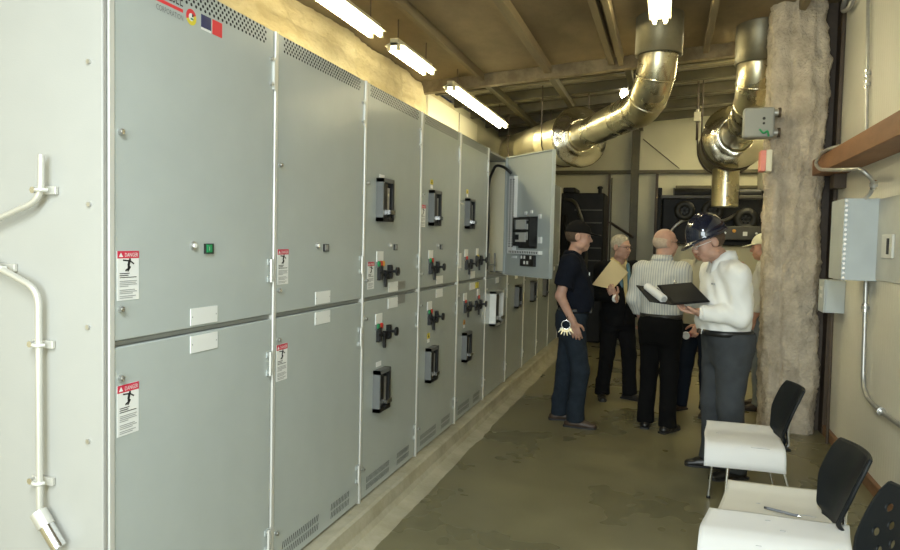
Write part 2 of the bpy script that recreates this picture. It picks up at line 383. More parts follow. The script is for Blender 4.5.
def interlock(u,z):
    mb=MB()
    for k in (0,.150):
        mb.box(0,.018,u+k,u+k+.042,z-.042,z+.042,BLACKP); mb.box(.018,.024,u+k+.008,u+k+.034,z-.034,z-.006,BLACKP); mb.box(.018,.024,u+k+.008,u+k+.034,z+.006,z+.034,BLACKP)
    mb.box(.004,.014,u+.042,u+.15,z-.012,z+.008,BLACKP)
    mb.box(.008,.020,u+.085,u+.108,z-.085,z-.008,BLACKP); mb.cyl((.004,u+.096,z-.004),(.024,u+.096,z-.004),.018,BLACKP,12)
    mb.cyl((.018,u+.171,z+.004),(.055,u+.171,z+.004),.008,BLACKP,10); mb.cyl((.052,u+.171,z+.004),(.064,u+.171,z+.004),.026,BLACKP,16)
    return mb
def buttons(u,z,cols,w=.095):
    mb=MB(); mb.box(0,.004,u,u+w,z-.004,z+.055,WHITE)
    mb.box(0,.008,u,u+w,z-.038,z-.004,BEZEL)
    n=len(cols)
    for i,c in enumerate(cols):
        y=u+w*(i+.5)/n; mb.cyl((.006,y,z-.016),(.015,y,z-.016),.0165,c,14)
    return mb
def yel(u,z0,z1,mt=YELLOW):
    mb=MB(); c=u+.03; mb.add([(.001,c-.032,z0+.022),(.001,c+.032,z0+.022),(.001,c+.026,z1),(.001,c-.026,z1)],[(0,1,2,3)],mt)
    mb.add([(.0014,c-.012,z0+.03),(.0014,c+.012,z0+.03),(.0014,c,z1-.008)],[(0,1,2)],INK)
    mb.box(0,.002,c-.022,c+.022,z0-.006,z0+.018,WHITE); return mb
def hinge(z0,z1,side=.86):
    mb=MB(); mb.cyl((.012,side,z0),(.012,side,z1),.006,POST,10)
    for z in (z0+.012,z1-.012): mb.cyl((0,side,z),(.014,side,z),.005,ZINC,8); mb.box(0,.004,side-.012,side+.026,z-.012,z+.012,GREY)
    return mb
def screw(u,z):
    mb=MB(); mb.cyl((0,u,z),(.012,u,z),.0095,ZINC,14); mb.cyl((.012,u,z),(.0145,u,z),.006,CHROME,10); return mb

CABS=[
 ('pale grey switchgear cabinet nearest the camera, with red striped logo at its top'),
 ('plain grey switchgear cabinet with two danger stickers and no breaker, second in the row'),
 ('grey switchgear cabinet with two breakers, third along, its danger sticker below the upper breaker'),
 ('grey switchgear cabinet with yellow tag and danger sticker beside its upper breaker'),
 ('grey switchgear cabinet with doubled black interlocks, left of the one standing open'),
 ('switchgear cabinet with its upper door swung open to show wiring inside'),
 ('grey switchgear cabinet first behind the open upper door, one black breaker low'),
 ('grey switchgear cabinet second behind the open upper door, one black breaker low'),
 ('grey switchgear cabinet third behind the open door, near the man in the black cap'),
 ('last switchgear cabinet at far end of the row, behind the man in the black cap'),
]
for n,lab in enumerate(CABS):
    root=empty('switchgear_cabinet',(X0,Y0+CW*n-.012,ZB),label=lab,cat='electrical cabinet',group='switchgear cabinets in one row')
    D=.93; x1=-.024
    b=MB()
    if n!=5: b.box(-D,x1,.001,CW-.001,0,CH,GREYD)
    else:
        b.box(-D,x1,.001,CW-.001,0,CM+.02,GREYD); b.box(-D,-D+.02,.001,CW-.001,CM+.02,CH,GREYD)
        b.box(-D,x1,.001,.02,CM+.02,CH,GREYD); b.box(-D,x1,CW-.02,CW-.001,CM+.02,CH,GREYD); b.box(-D,x1,.001,CW-.001,CH-.02,CH,GREYD)
    b.build('body',root)
    p=MB(); p.box(-.03,.005,.001,.024,0,CH,POST)
    if n==9: p.box(-.03,.005,CW-.014,CW-.001,0,CH,POST)
    p.build('door_post',root,bevel=.003)
    b=MB(); b.box(x1,-.016,.026,CW-.003,CM-.006,CM+.006,GREYD); b.build('cross_rail',root)
    if n==0:
        e=MB(); e.box(-1.17,.002,-.020,-.003,0,CH,CREAM)
        ep=e.build('end_panel',root,bevel=.004)
        for xx,zz in ((-.045,1.54),(-.05,1.18),(-.05,.84),(-.045,1.95),(-.05,.4)):
            s=MB(); s.cyl((xx,-.020,zz),(xx,-.027,zz),.007,ZINC,10); s.build('screw',ep)
    # ---- doors
    y0,y1=.028,CW-.006
    d=MB(); d.box(x1,0,y0,y1,.012,CM-.010,GREY)
    # bottom louvre slots (short slanted dark slits) and top vent holes, part of the sheet metal
    if n<5:
        for k in range(38):
            y=.10+.018*k
            if .44<y<.56: continue
            for r in range(2):
                z=.045+.042*r
                d.add([(.0008,y,z),(.0008,y+.006,z),(.0008,y+.013,z+.032),(.0008,y+.007,z+.032)],[(0,1,2,3)],HOLE)
    low=d.build('lower_door',root,bevel=.004)
    if n!=5:
        d=MB(); d.box(x1,0,y0,y1,CM+.010,CH-.002,GREY)
        if n<6:
            for r in range(5):
                for k in range(31):
                    y=.075+.0248*k+(.0124 if r%2 else 0)
                    d.disc((.0008,y,2.236+.0133*r),(1,0,0),.0060,HOLE,8)
        up=d.build('upper_door',root,bevel=.004)
    else: up=None
    def P(mb,name,par,label=None):
        o=mb.build(name,par); 
        if label: o['label']=label
        return o
    zz=-ZB
    # screws / hinges
    for par,zs in ((up,(1.88+zz,1.35+zz)),(low,(1.14+zz,.30+zz))):
        if par is None: continue
        for z in zs: P(screw(.048,z),'screw',par)
    if up:
        P(hinge(1.39+zz,1.485+zz,.872),'hinge',up)
        s=MB()
        for z in (2.20,2.30):
            s.cyl((0,.872,z+zz),(.012,.872,z+zz),.0075,ZINC,10)
        s.box(0,.01,.886,.898,2.18+zz,2.31+zz,POST)
        P(s,'hinge',up)
    P(hinge(1.0+zz,1.10+zz,.872),'hinge',low); P(hinge(.25+zz,.345+zz,.872),'hinge',low)
    # data plates on every door
    if n<5:
        P(plate(.375,.525,1.263+zz,1.322+zz),'data_plate',up); P(plate(.375,.527,1.166+zz,1.226+zz),'data_plate',low)
    else: P(plate(.40,.53,1.176+zz,1.23+zz),'data_plate',low)
    if n<2:
        for par,a,b_ in ((up,1.375+zz,1.525+zz),(low,.96+zz,1.117+zz)):
            mb=MB(); danger(mb,.036,.126,a,b_); P(mb,'danger_sticker',par,'white warning sticker with red DANGER header and falling figure')
    if n<4:
        mb=MB(); mb.cyl((0,.388,1.541+zz),(.006,.388,1.541+zz),.0155,GALV,16); mb.cyl((.006,.388,1.541+zz),(.012,.388,1.541+zz),.0075,LAMPW,14); P(mb,'indicator_lamp',up)
        mb=MB(); mb.box(0,.008,.447,.494,1.512+zz,1.548+zz,BLACKP); mb.box(.008,.012,.452,.480,1.517+zz,1.545+zz,GREEN if n==0 else LGREY)
        mb.text('1',.02,(.0125,.458,1.524+zz),(0,1,0),(0,0,1),WHITE); P(mb,'rocker_switch',up)
    if n==0:
        # lettering in two lines with a red bar, a round emblem, a dark and a red square
        mb=MB()
        w='DIESEL'; mb.text(w,.052,(.0006,.330,2.334+zz),(0,1,0),(0,0,1),INK,'RIGHT',.72)
        mb.box(0,.0006,.10,.330,2.315+zz,2.326+zz,REDL)
        mb.text('CORPORATION',.026,(.0006,.332,2.288+zz),(0,1,0),(0,0,1),BEZEL,'RIGHT',.70)
        P(mb,'logo_lettering',up,'dark lettering over a red bar')
        mb=MB(); c=(0,.372,2.314+zz)
        for a in range(20):
            t0=2*PI*a/20+.4; t1=t0+2*PI/20; mt=REDL if a<10 else YELLOW
            q=[(.0008,c[1]+r*math.cos(t),c[2]+r*math.sin(t)) for t,r in ((t0,.013),(t1,.013),(t1,.027),(t0,.027))]
            mb.add(q,[(0,1,2,3)],mt)
        mb.disc((.0006,c[1],c[2]),(1,0,0),.013,WHITE,16); mb.box(0,.0011,c[1]-.003,c[1]+.011,c[2]-.008,c[2]-.002,GREEN); mb.box(0,.0011,c[1]+.004,c[1]+.011,c[2]+.002,c[2]+.012,INK)
        P(mb,'round_emblem',up,'round red and yellow ring emblem')
        mb=MB(); mb.box(0,.001,.425,.480,2.298+zz,2.342+zz,NAVY); mb.box(0,.001,.425,.480,2.290+zz,2.298+zz,WHITE); P(mb,'square_emblem',up,'navy square with a white foot strip')
        mb=MB(); mb.box(0,.001,.488,.544,2.291+zz,2.343+zz,REDL); P(mb,'square_emblem',up,'plain red square')
    if n in (2,3,4):
        P(breaker(.172,.337,1.677+zz,1.92+zz),'circuit_breaker',up); P(breaker(.172,.337,.59+zz,.83+zz),'circuit_breaker',low)
        cols={2:([GREEN,BRED,ORANGE],[GREEN,BRED]),3:([GREEN,BRED],[GREEN,BRED]),4:([BRED],[BRED])}[n]
        P(buttons(.19,1.453+zz,cols[0]),'push_buttons',up); P(buttons(.19,1.095+zz,cols[1]),'push_buttons',low)
        P(interlock(.205,1.385+zz),'interlock',up); P(interlock(.205,1.03+zz),'interlock',low)
        if n==4:
            P(interlock(.53,1.41+zz),'interlock',up); P(interlock(.55,1.02+zz),'interlock',low)
            P(buttons(.62,1.105+zz,[BRED],.07),'push_buttons',low); P(buttons(.55,1.46+zz,[YELLOW],.07),'push_buttons',up)
            mb=MB(); mb.box(0,.002,.56,.66,1.17+zz,1.22+zz,YELLOW); P(mb,'yellow_tag',low)
        if n==2:
            for par,a,b_ in ((up,1.27+zz,1.32+zz),(low,1.182+zz,1.238+zz)):
                mb=MB(); mb.box(0,.002,.53,.655,a,b_,LGREY); P(mb,'grey_plate',par,'dark grey plate')
            mb=MB(); danger(mb,.07,.16,1.298+zz,1.45+zz); P(mb,'danger_sticker',up,'white warning sticker with red DANGER header and falling figure')
            for par,z in ((up,1.93+zz),(low,.857+zz)):
                mb=MB(); mb.box(0,.002,.212,.285,z-.014,z+.014,WHITE); P(mb,'name_tag',par)
        else:
            P(yel(.20,1.94+zz,1.995+zz),'warning_tag',up,'yellow warning tag'); P(yel(.20,.87+zz,.93+zz,YELLOW if n==3 else ORANGE),'warning_tag',low)
            mb=MB(); danger(mb,.02,.11,1.665+zz,1.812+zz) if n==3 else mb.box(0,.002,.03,.10,1.36+zz,1.48+zz,WHITE); P(mb,'danger_sticker',up)
    if n==5: P(breaker(.19,.52,.783+zz,1.109+zz,.06,True,True),'circuit_breaker',low,'larger breaker with a bright metal bezel')
    if n in (6,7,8): P(breaker(.40,.58,.855+zz,1.11+zz,.05,False),'circuit_breaker',low)
    if n==5:
        # open upper door, hinged on its far edge
        a=math.radians(44.3); e=Vector((math.sin(a),-math.cos(a),0)); o=Vector((.012,CW-.19,0)); inn=Vector((-math.cos(a),-math.sin(a),0))
        M=Matrix((( e.x,inn.x,0,o.x),( e.y,inn.y,0,o.y),(0,0,1,0),(0,0,0,1)))   # local: u from hinge, v out of inner face, z
        z0,z1=CM+.006,CH-.002
        d=MB(); d.box(0,.80,-.022,0,z0,z1,GREY,M)
        d.box(0,.012,0,.02,z0,z1,GREY,M); d.box(.788,.80,0,.02,z0,z1,GREY,M); d.box(.012,.788,0,.02,z0,z0+.012,GREY,M); d.box(.012,.788,0,.02,z1-.012,z1,GREY,M)
        up=d.build('open_upper_door',root,bevel=.002)
        def B(name,boxes,label=None):
            mb=MB()
            for (u0,u1,v0,v1,a0,a1,mt) in boxes: mb.box(u0,u1,v0,v1,a0+zz,a1+zz,mt,M)
            return P(mb,name,up,label)
        bx=[(.12,.21,0,.045,1.50,2.22,WHITE)]+[(.14+.055*j,.165+.055*j,.045,.0465,1.53+.024*k,1.541+.024*k,HOLE) for k in range(28) for j in (0,1)]
        B('wire_duct',bx,'tall white slotted wire duct')
        bx=[(.12,.66,0,.045,1.465,1.50,WHITE)]+[(.15+.03*k,.162+.03*k,.045,.0465,1.472,1.492,HOLE) for k in range(17)]
        B('wire_duct',bx,'short white slotted wire duct lying level')
        bx=[(.27,.57,0,.015,1.52,1.82,BLACKP)]+[(.30,.46,.015,.07,1.70,1.79,POST),(.30,.46,.015,.07,1.58,1.67,POST),(.47,.55,.015,.06,1.55,1.78,BLACKP),(.28,.56,.015,.09,1.675,1.695,BLACKP),(.28,.56,.015,.09,1.795,1.812,BLACKP),(.28,.30,.015,.09,1.54,1.80,BLACKP),(.55,.57,.015,.09,1.54,1.80,BLACKP),(.30,.36,.07,.075,1.60,1.65,BLACKP),(.48,.50,.06,.065,1.6,1.75,POST)]
        B('relay',bx,'black relay with grey coils')
        bx=[(.33,.56,0,.03,1.35,1.455,BLACKP)]+[(.345+.052*k,.37+.052*k,.03,.034,1.37+.05*j,1.40+.05*j,WHITE) for k in range(4) for j in (0,1) if (k+j)%3]
        B('terminal_block',bx)
        for q in [(.15,.18,0,.01,1.42,1.44,WHITE),(.20,.23,0,.01,1.42,1.44,WHITE),(.61,.65,0,.02,1.57,1.63,WHITE),(.60,.63,0,.015,1.80,1.84,WHITE),(.36,.39,0,.015,1.84,1.87,WHITE),(.46,.49,0,.015,1.85,1.88,WHITE)]: B('terminal',[q])
        c=MB(); q=[M@Vector(v) for v in ((.17,.05,2.24+zz),(.13,.10,2.30+zz))]
        path=bend([q[0],q[1],(-.08,.62,2.34+zz),(-.10,.40,2.15+zz),(-.10,.46,1.7+zz),(-.12,.50,1.30+zz)],.12)
        c.tube(path,.014,BLACKP,10); P(c,'cable',up,'black flexible cable looping into the cabinet')
        i=MB(); i.box(-.62,-.60,.03,CW-.03,CM+.03,CH-.03,WHITE); i.box(-.60,-.03,CW-.045,CW-.02,CM+.03,CH-.03,WALLW)
        for k in (.32,.55): i.box(-.06,-.045,k,k+.02,CM+.03,CM+.22,GREYD)
        i.box(-.06,-.045,.32,.57,CM+.10,CM+.115,GREYD); i.build('inner_panel',root)

# bent rods clamped to the cream end panel
def rod(name,pts,r,lab,clamps,sleeve=None):
    o=empty(name,(0,Y0-.0335,0),label=lab,cat='conduit',group='bent rods on the end panel')
    K=lambda p:(p[0]*.967,p[1],1.58+(p[2]-1.58)*.967)
    pts=[K(p) for p in pts]; clamps=[K(p) for p in clamps]; sleeve=sleeve and [K(p) for p in sleeve]
    m=MB(); m.tube(bend(pts,.05,8),r,EMT,14); m.build('rod',o)
    for c in clamps:
        m=MB(); x,y,z=c; m.box(x-.045,x+.035,-.012,0,z-.012,z+.012,EMT); m.tube(arc((x,-.025,z),.017,0,PI,(1,0,0),(0,-1,0),8),.006,POST,8)
        m.cyl((x-.034,-.012,z),(x-.034,-.03,z),.010,CHROME,8); m.build('clamp',o,bevel=.002)
    if sleeve:
        a,b=Vector(sleeve[0]),Vector(sleeve[1]); m=MB(); m.cyl(a,b,.022,CHROME,18); d=(b-a).normalized(); m.cyl(a-d*.02,a+d*.03,.025,EMT,16); m.build('sleeve',o,bevel=.004)
rod('bent_rod',[(-1.818,-.03,1.81),(-1.82,-.03,1.675),(-2.04,-.035,1.595)],.0092,'short bent metal rod near top of the cream end panel',[(-1.82,0,1.704)])
rod('bent_conduit',[(-2.04,-.035,1.485),(-1.832,-.03,1.40),(-1.832,-.03,.70)],.0098,'long bent metal conduit running down the cream end panel',[(-1.835,0,1.229),(-1.838,0,.798),(-1.985,0,1.462)],((-1.825,-.03,.69),(-1.755,-.03,.605)))
# ------------------------------------------------------------------ lamps
def lamp(x,y0,y1,z,lab,tm,drop=True):
    o=empty('fluorescent_lamp',(x,(y0+y1)/2,z),label=lab,cat='lamp',group='ceiling fluorescent lamps'); L=(y1-y0)/2
    m=MB(); m.box(-.035,.035,-L,L,.03,.085,HOUSE); m.add([(-.085,-L,.025),(.085,-L,.025),(.035,-L,.05),(-.035,-L,.05),(-.085,L,.025),(.085,L,.025),(.035,L,.05),(-.035,L,.05)],[(0,1,2,3),(4,7,6,5),(0,3,7,4),(1,5,6,2),(3,2,6,7),(0,4,5,1)],HOUSE); m.build('housing',o)
    for sx in (-.042,.042):
        m=MB(); m.cyl((sx,-L+.03,0),(sx,L-.03,0),.017,tm,14); m.build('tube',o)
        for s in(-1,1):
            m=MB(); m.cyl((sx,s*(L-.03),0),(sx,s*L,0),.014,HOUSE,10); m.box(sx-.014,sx+.014,s*L-.008,s*L+.008,-.016,.03,HOUSE); m.build('tube_holder',o)
    h=cz(x)-z-.0
    for s in (-.8,.8):
        m=MB(); m.cyl((0,s*L,.08),(0,s*L,h),.006,STEELB,6); m.build('hanger',o)
lamp(-2.2,3.87,5.06,3.14,'nearest of three fluorescent lamps in line above the switchgear',TUBE)
lamp(-2.2,5.42,6.30,3.14,'short-looking middle one of three fluorescent lamps in line above the switchgear',TUBE)
lamp(-2.2,6.98,9.42,3.14,'long fluorescent lamp above the white wall panel, farthest above the cabinets',TUBE)
lamp(-.12,4.75,5.97,3.37,'fluorescent lamp in front of the left exhaust sleeve, above the aisle',TUBE)
lamp(-.13,6.85,7.85,3.13,'fluorescent lamp hidden behind the left exhaust elbow',TUBE)
lamp(1.22,7.5,8.7,3.46,'nearest added fill lamp hidden beyond the insulated column',TUBE_FILL)  # this and the next two lamps are added unseen to light the far end
lamp(1.22,9.0,10.2,3.46,'middle added fill lamp hidden beyond the insulated column',TUBE_FILL)
lamp(1.22,10.6,11.8,3.46,'last added fill lamp hidden beyond the insulated column, near the back wall',TUBE_FILL)
o=empty('work_lamp',(-.585,9.14,3.47),label='small glowing bulb under the ceiling just left of the left exhaust elbow',cat='lamp')
m=MB(); m.ell((0,0,0),(.05,.05,.06),BULB); m.build('bulb',o)
m=MB(); m.cyl((0,0,.05),(0,0,.13),.035,HOUSE,14); m.cyl((0,0,.13),(0,0,.155),.06,STEELB,14); m.build('socket',o)
o=empty('hanging_junction_box',(.31,9.62,3.24),label='small pale junction box hanging on a rod between the exhausts',cat='junction box')
m=MB(); m.box(-.04,.04,-.03,.03,-.06,.06,HOUSE); m.build('box',o,bevel=.006)
m=MB(); m.cyl((0,0,.06),(0,0,.47),.011,STEELB,8); m.cyl((0,0,-.06),(0,0,-.30),.009,STEELB,8); m.cyl((0,0,.06),(0,0,.09),.02,HOUSE,10); m.build('rod',o)

# ------------------------------------------------------------------ exhausts
def seam(mb,c,ax,r,w=.012,t=.006):
    mb.lathe([(r,-w),(r+t,-w*.6),(r+t,w*.6),(r,w)],c,ax,FOIL,32)
def exhaust(lab,top,zp,dirv,rp,dpos,rd,rb,L,rsl,bdir):
    o=empty('exhaust_muffler',(top[0],top[1],0),label=lab,cat='exhaust pipe',group='silver exhausts')
    T=Vector((0,0,0)); d=Vector(dirv).normalized(); D=Vector(dpos)-Vector((top[0],top[1],0))
    ztop=cz(top[0])+.02
    # sleeve where the stack passes the ceiling
    m=MB(); m.lathe([(rsl,ztop),(rsl,zp+.38),(rsl-.012,zp+.375),(rp,zp+.38)],(0,0,0),(0,0,1),STACK,36); m.build('ceiling_sleeve',o)
    rb_=.44
    c=[Vector((0,0,z)) for z in (ztop,zp+rb_)]
    corner=Vector((0,0,zp)); h=Vector((d.x,d.y,0)).normalized()
    end=D-h*.05; end.z=D.z
    path=[Vector((0,0,zp+.42)),Vector((0,0,zp+rb_))]
    arcp=[]
    for i in range(1,13):
        a=PI/2*i/12; arcp.append(Vector((0,0,zp+rb_))+h*rb_*(1-math.cos(a))-Vector((0,0,1))*rb_*math.sin(a))
    m=MB(); m.tube(path+arcp,rp,FOIL,36)
    allp=path+arcp
    for k in (1,5,9,13):
        ax=(allp[min(k+1,len(allp)-1)]-allp[k-1]); seam(m,allp[k],ax,rp)
    # lengthwise lap seam
    m.build('elbow',o)
    m=MB(); a=arcp[-1]; m.tube([a,end],rp*.985,FOIL,36); seam(m,a+(end-a)*.25,end-a,rp*.985); seam(m,a+(end-a)*.95,end-a,rp*.985,.02,.012); m.build('pipe',o)
    # crinkled disc: flat end of the jacketed muffler
    h=Vector(bdir).normalized()
    m=MB(); seg=56; prof=[(rp+.01,-.075),(rp+.03,-.085),(rp+.07,-.05),(rd*.72,-.045),(rd*.9,-.02),(rd,-.004),(rd+.012,.01),(rd+.004,.03),(rb,.05)]
    ax=h; u=Vector((0,0,1)); w=ax.cross(u); rings=[]
    for r,hh in prof:
        rings.append([D+ax*(hh+ (.030*noise.noise((math.cos(t)*r*6,math.sin(t)*r*6,3+top[0])) if rp+.02<r<rd else 0))+(w*math.cos(t)+u*math.sin(t))*r*(1+.012*noise.noise((math.cos(t)*4,math.sin(t)*4,7))) for t in [2*PI*k/seg for k in range(seg)]])
    m.ring_loft(rings,CRINK,True,False); m.build('end_disc',o)
    m=MB(); pr=[(rb,.03),(rb,L*.33),(rb+.006,L*.335),(rb,L*.34),(rb,L*.66),(rb+.006,L*.665),(rb,L*.67),(rb,L-.15),(rb*.97,L-.08),(rb*.86,L-.02),(rb*.6,L+.03),(rb*.3,L+.05),(0,L+.055)]
    m.lathe(pr,D,h,FOILR if rb<.34 else STACK,48); m.build('muffler_body',o)
    for f in (.2,.75):
        c=D+h*L*f; m=MB(); zt=cz(c.x+top[0])
        for s in (-1,1):
            q=c+w*s*(rb+.012); m.cyl(q,(q.x,q.y,zt+(.08 if q.y+top[1]>7.6 else 0)),.008,STEELB,6)
        m.tube([c+(w*math.cos(t)+u*math.sin(t))*(rb+.012) for t in [PI+PI*k/14 for k in range(15)]],.008,STEELB,6)
        m.build('hanger',o)
    return o
exhaust('silver exhaust running left from its elbow into a long muffler above the switchgear',(-.13,6.4),2.84,(-.93,2.25,0),.168,(-1.06,8.65,2.87),.36,.31,2.15,.20,(-1.19,1.82,0))
e=exhaust('silver exhaust with dark-backed disc just left of the insulated column',(.735,7.05),2.88,(-.0,1.9,0),.178,(.735,8.97,2.89),.37,.36,1.5,.20,(-.02,1,0))
m=MB(); m.cyl((-.05,2.6,-.80+2.89),(-.05,2.6,2.57),.165,FOIL,32); m.build('outlet_stub',e)

# ------------------------------------------------------------------ generators at the back
g=empty('diesel_generator',(.5,11.5,0),label='black generator engine behind the hard-hat man, under the right exhaust',cat='generator',group='generators')
m=MB(); m.box(-.55,.83,-.45,.45,0,1.58,WALLB); m.box(-.60,.84,-.5,.5,0,.15,STEELB); m.build('base_enclosure',g,bevel=.01)
m=MB(); m.box(-.60,.84,-.40,.45,1.60,2.30,ENG); m.build('engine_block',g,bevel=.03)
m=MB(); m.box(-.66,-.60,-.5,-.4,1.58,2.44,ENG); m.box(.78,.84,-.5,-.4,1.58,2.40,ENG); m.box(-.66,.84,-.5,-.42,2.28,2.33,ENGG); m.box(-.66,.84,-.5,-.42,1.60,1.66,ENG); m.build('frame',g,bevel=.008)
m=MB(); m.cyl((-.42,-.30,2.37),(.18,-.30,2.37),.075,ENG,20); m.cyl((-.44,-.30,2.37),(-.42,-.30,2.37),.085,ENGG,20); m.cyl((.18,-.30,2.37),(.20,-.30,2.37),.085,ENGG,20); m.build('air_cleaner',g)
m=MB(); m.cyl((.42,-.32,2.36),(.78,-.32,2.36),.07,ENG,20); m.build('air_cleaner',g)
for k,(x,r) in enumerate(((-.27,.15),(.12,.16),(.58,.17))):
    m=MB(); z=2.10 if k<2 else 1.98
    m.lathe([(r*.4,-.10),(r*.5,-.13),(r*.86,-.12),(r,-.09),(r,.02)],(x,-.42,z),(0,1,0),FANM,28); m.disc((x,-.46,z),(0,-1,0),r*.75,ENG,24)
    for a in range(6): m.box(-.014,.014,-.5,-.47,0,r*.95,FANM,Matrix.Translation((x,0,z))@Matrix.Rotation(a*PI/3,4,'Y'))
    m.build('fan_housing',g)
m=MB(); m.tube(bend([(-.5,-.47,1.68),(-.42,-.5,1.85),(-.3,-.5,1.95),(-.2,-.45,1.98)],.1),.022,GALV,10); m.build('hose',g)
m=MB(); m.tube(bend([(-.1,-.45,1.7),(-.05,-.52,1.9),(.3,-.52,1.95),(.45,-.45,2.05)],.1),.03,ENGG,10); m.build('hose',g)
m=MB(); m.box(.16,.80,-.56,-.42,1.68,1.88,ENGG); m.build('control_panel',g,bevel=.01)
m=MB(); m.box(.54,.60,-.566,-.56,1.74,1.80,WHITE); m.build('display',g,bevel=.002)
m=MB(); m.cyl((.42,-.56,1.81),(.42,-.58,1.81),.026,ORANGE,14); m.build('warning_light',g)
m=MB(); m.cyl((.72,-.56,1.78),(.72,-.58,1.78),.016,POST,12); m.cyl((.30,-.56,1.78),(.30,-.58,1.78),.016,POST,12); m.build('button',g)
g=empty('radiator_unit',(-1.33,11.6,0),label='black generator radiator behind the man in the black cap',cat='generator',group='generators')
m=MB(); m.box(-.32,.36,-.3,.4,0,2.38,ENG); m.build('radiator_core',g,bevel=.02)
m=MB(); m.box(-.30,-.10,-.28,.3,2.38,2.47,ENG); m.build('expansion_tank',g,bevel=.02)
m=MB(); m.cyl((.27,-.1,2.38),(.27,-.1,2.50),.03,ENG,14); m.cyl((.27,-.1,2.46),(.27,-.1,2.49),.045,ENG,14); m.build('filler_cap',g)
m=MB()
for k in range(5): m.box(-.10,.33,-.315,-.30,1.3+.2*k,1.32+.2*k,ENGG)
m.build('guard_bars',g)
m=MB(); m.tube(bend([(-.26,-.30,2.28),(-.08,-.42,2.25),(.06,-.44,1.9),(.12,-.36,1.4),(.10,-.30,1.1)],.2),.026,ENGG,10); m.build('coolant_hose',g)
m=MB(); m.tube(bend([(-.25,-.3,2.0),(-.24,-.42,1.9),(-.12,-.42,1.5),(-.1,-.3,1.2)],.15),.04,ENG,10); m.build('coolant_hose',g)

# ------------------------------------------------------------------ insulated column
c=empty('insulated_column',(1.0,6.7,0),label='steel column coated in lumpy beige spray insulation by the right wall',cat='column')
m=MB(); NR,NS=190,72; rings=[]
def prof_col(z):
    t=z/3.66
    return (.825-.05*t-1.0, 1.262-.05*t-1.0+.035*max(0,1-abs(z-2.85)/.5)+.02*max(0,1-abs(z-.5)/.5))
for i in range(NR+1):
    z=3.66*i/NR; xl,xr=prof_col(z); xc,hw=(xl+xr)/2,(xr-xl)/2; hd=.205; ring=[]
    for k in range(NS):
        t=2*PI*k/NS; p=5.; cs,sn=math.cos(t),math.sin(t)
        q=(abs(cs)**p+abs(sn)**p)**(-1/p); x,y=cs*q,sn*q
        nx=Vector((cs,sn,0))
        wz=z*1.0
        dd=.036*noise.noise((x*2.2,y*2.2,wz*2.4))+.022*noise.noise((x*5,y*5,wz*6+3))+.016*noise.noise((x*11,y*11,wz*14+9))+.012*noise.noise((x*20,y*20,wz*26+5))+.009*noise.noise((x*34,y*34,wz*40))
        if y<-.6: dd-=.045*math.exp(-((x+.42+.12*math.sin(z*1.3))/.13)**2)   # rough groove running up the front
        ring.append(Vector((xc+x*(hw-.01)+nx.x*dd, y*hd+nx.y*dd, z)))
    rings.append(ring)
m.ring_loft(rings,FOAMG,True,True); m.build('foam_coating',c)
m=MB(); m.box(.315,.345,-.13,.19,0,3.68,STEELB); m.box(.18,.315,.02,.05,0,3.68,STEELB); m.build('steel_post',c,bevel=.003)
b=empty('column_junction_box',(.70,6.42,2.62),label='grey junction box fixed at the column edge below the right exhaust',cat='junction box')
m=MB(); m.box(-.125,.115,-.05,.09,-.125,.125,BEZEL if False else GREYD); m.build('box',b,bevel=.02,bseg=3)
m=MB(); m.cyl((.03,-.05,.03),(.03,-.056,.03),.012,INK,12); m.cyl((.03,-.05,-.01),(.03,-.056,-.01),.010,INK,12); m.build('cover_screw',b)
m=MB(); m.tube(bend([(.0,-.055,-.06),(.03,-.075,-.10),(.06,-.07,-.07),(.07,-.06,-.12)],.03),.008,GREEN,8); m.build('wire',b)
for z in (.08,-.085):
    m=MB(); m.cyl((.11,-.02,z),(.155,-.02,z),.028,GALV,12); m.cyl((.14,-.02,z),(.16,-.02,z),.04,STEELB,12); m.build('conduit_fitting',b)
b=empty('alarm_strobe',(.77,6.40,2.30),label='red and white alarm block on the column below the grey junction box',cat='alarm')
m=MB(); m.box(-.055,-.012,-.05,.10,-.085,.085,mat('faded_red',(.72,.25,.20),.5)); m.build('red_housing',b,bevel=.004)
m=MB(); m.box(-.012,.035,-.055,.10,-.09,.09,WALLW); m.build('white_cover',b,bevel=.006)

# ------------------------------------------------------------------ right wall fittings
g=empty('wall_beam',(1.35,0,2.25),label='orange brown steel beam running along the right wall above the boxes',cat='beam')
m=MB(); y0,y1=DF,6.52
m.box(-.215,-.203,y0,y1,-.065,.065,GIRT); m.build('front_flange',g,bevel=.003)
m=MB(); m.box(-.203,-.002,y0,y1,-.065,-.055,GIRT); m.build('bottom_flange',g)
m=MB(); m.box(-.203,-.002,y0,y1,.055,.065,GIRT); m.build('top_flange',g)
m=MB(); m.box(-.09,-.0,6.30,6.45,-.18,-.065,STEELB); m.build('support_angle',g,bevel=.003)
b=empty('wall_cabinet',(1.35,5.70,1.65),label='large grey-blue electrical box on right wall with a screwed edge',cat='electrical box')
m=MB(); m.box(-.200,-.001,-.385,.0,-.28,.275,BOXBL); m.build('enclosure',b,bevel=.006)
m=MB(); m.box(-.216,-.200,-.385,.0,-.28,.275,BOXBL); m.build('door',b,bevel=.005)
m=MB()
for k in range(17): m.cyl((-.205,-.385,-.262+.0325*k),(-.205,-.394,-.262+.0325*k),.010,CHROME,8)
m.build('edge_screws',b)
b=empty('small_wall_box',(1.35,5.98,1.20),label='small grey-blue electrical box just below the large one',cat='electrical box')
m=MB(); m.box(-.140,-.001,.17,.38,-.125,.135,BOXBL); m.build('enclosure',b,bevel=.006)
m=MB(); m.box(-.152,-.140,.17,.38,-.125,.135,BOXBL); m.build('door',b,bevel=.004)
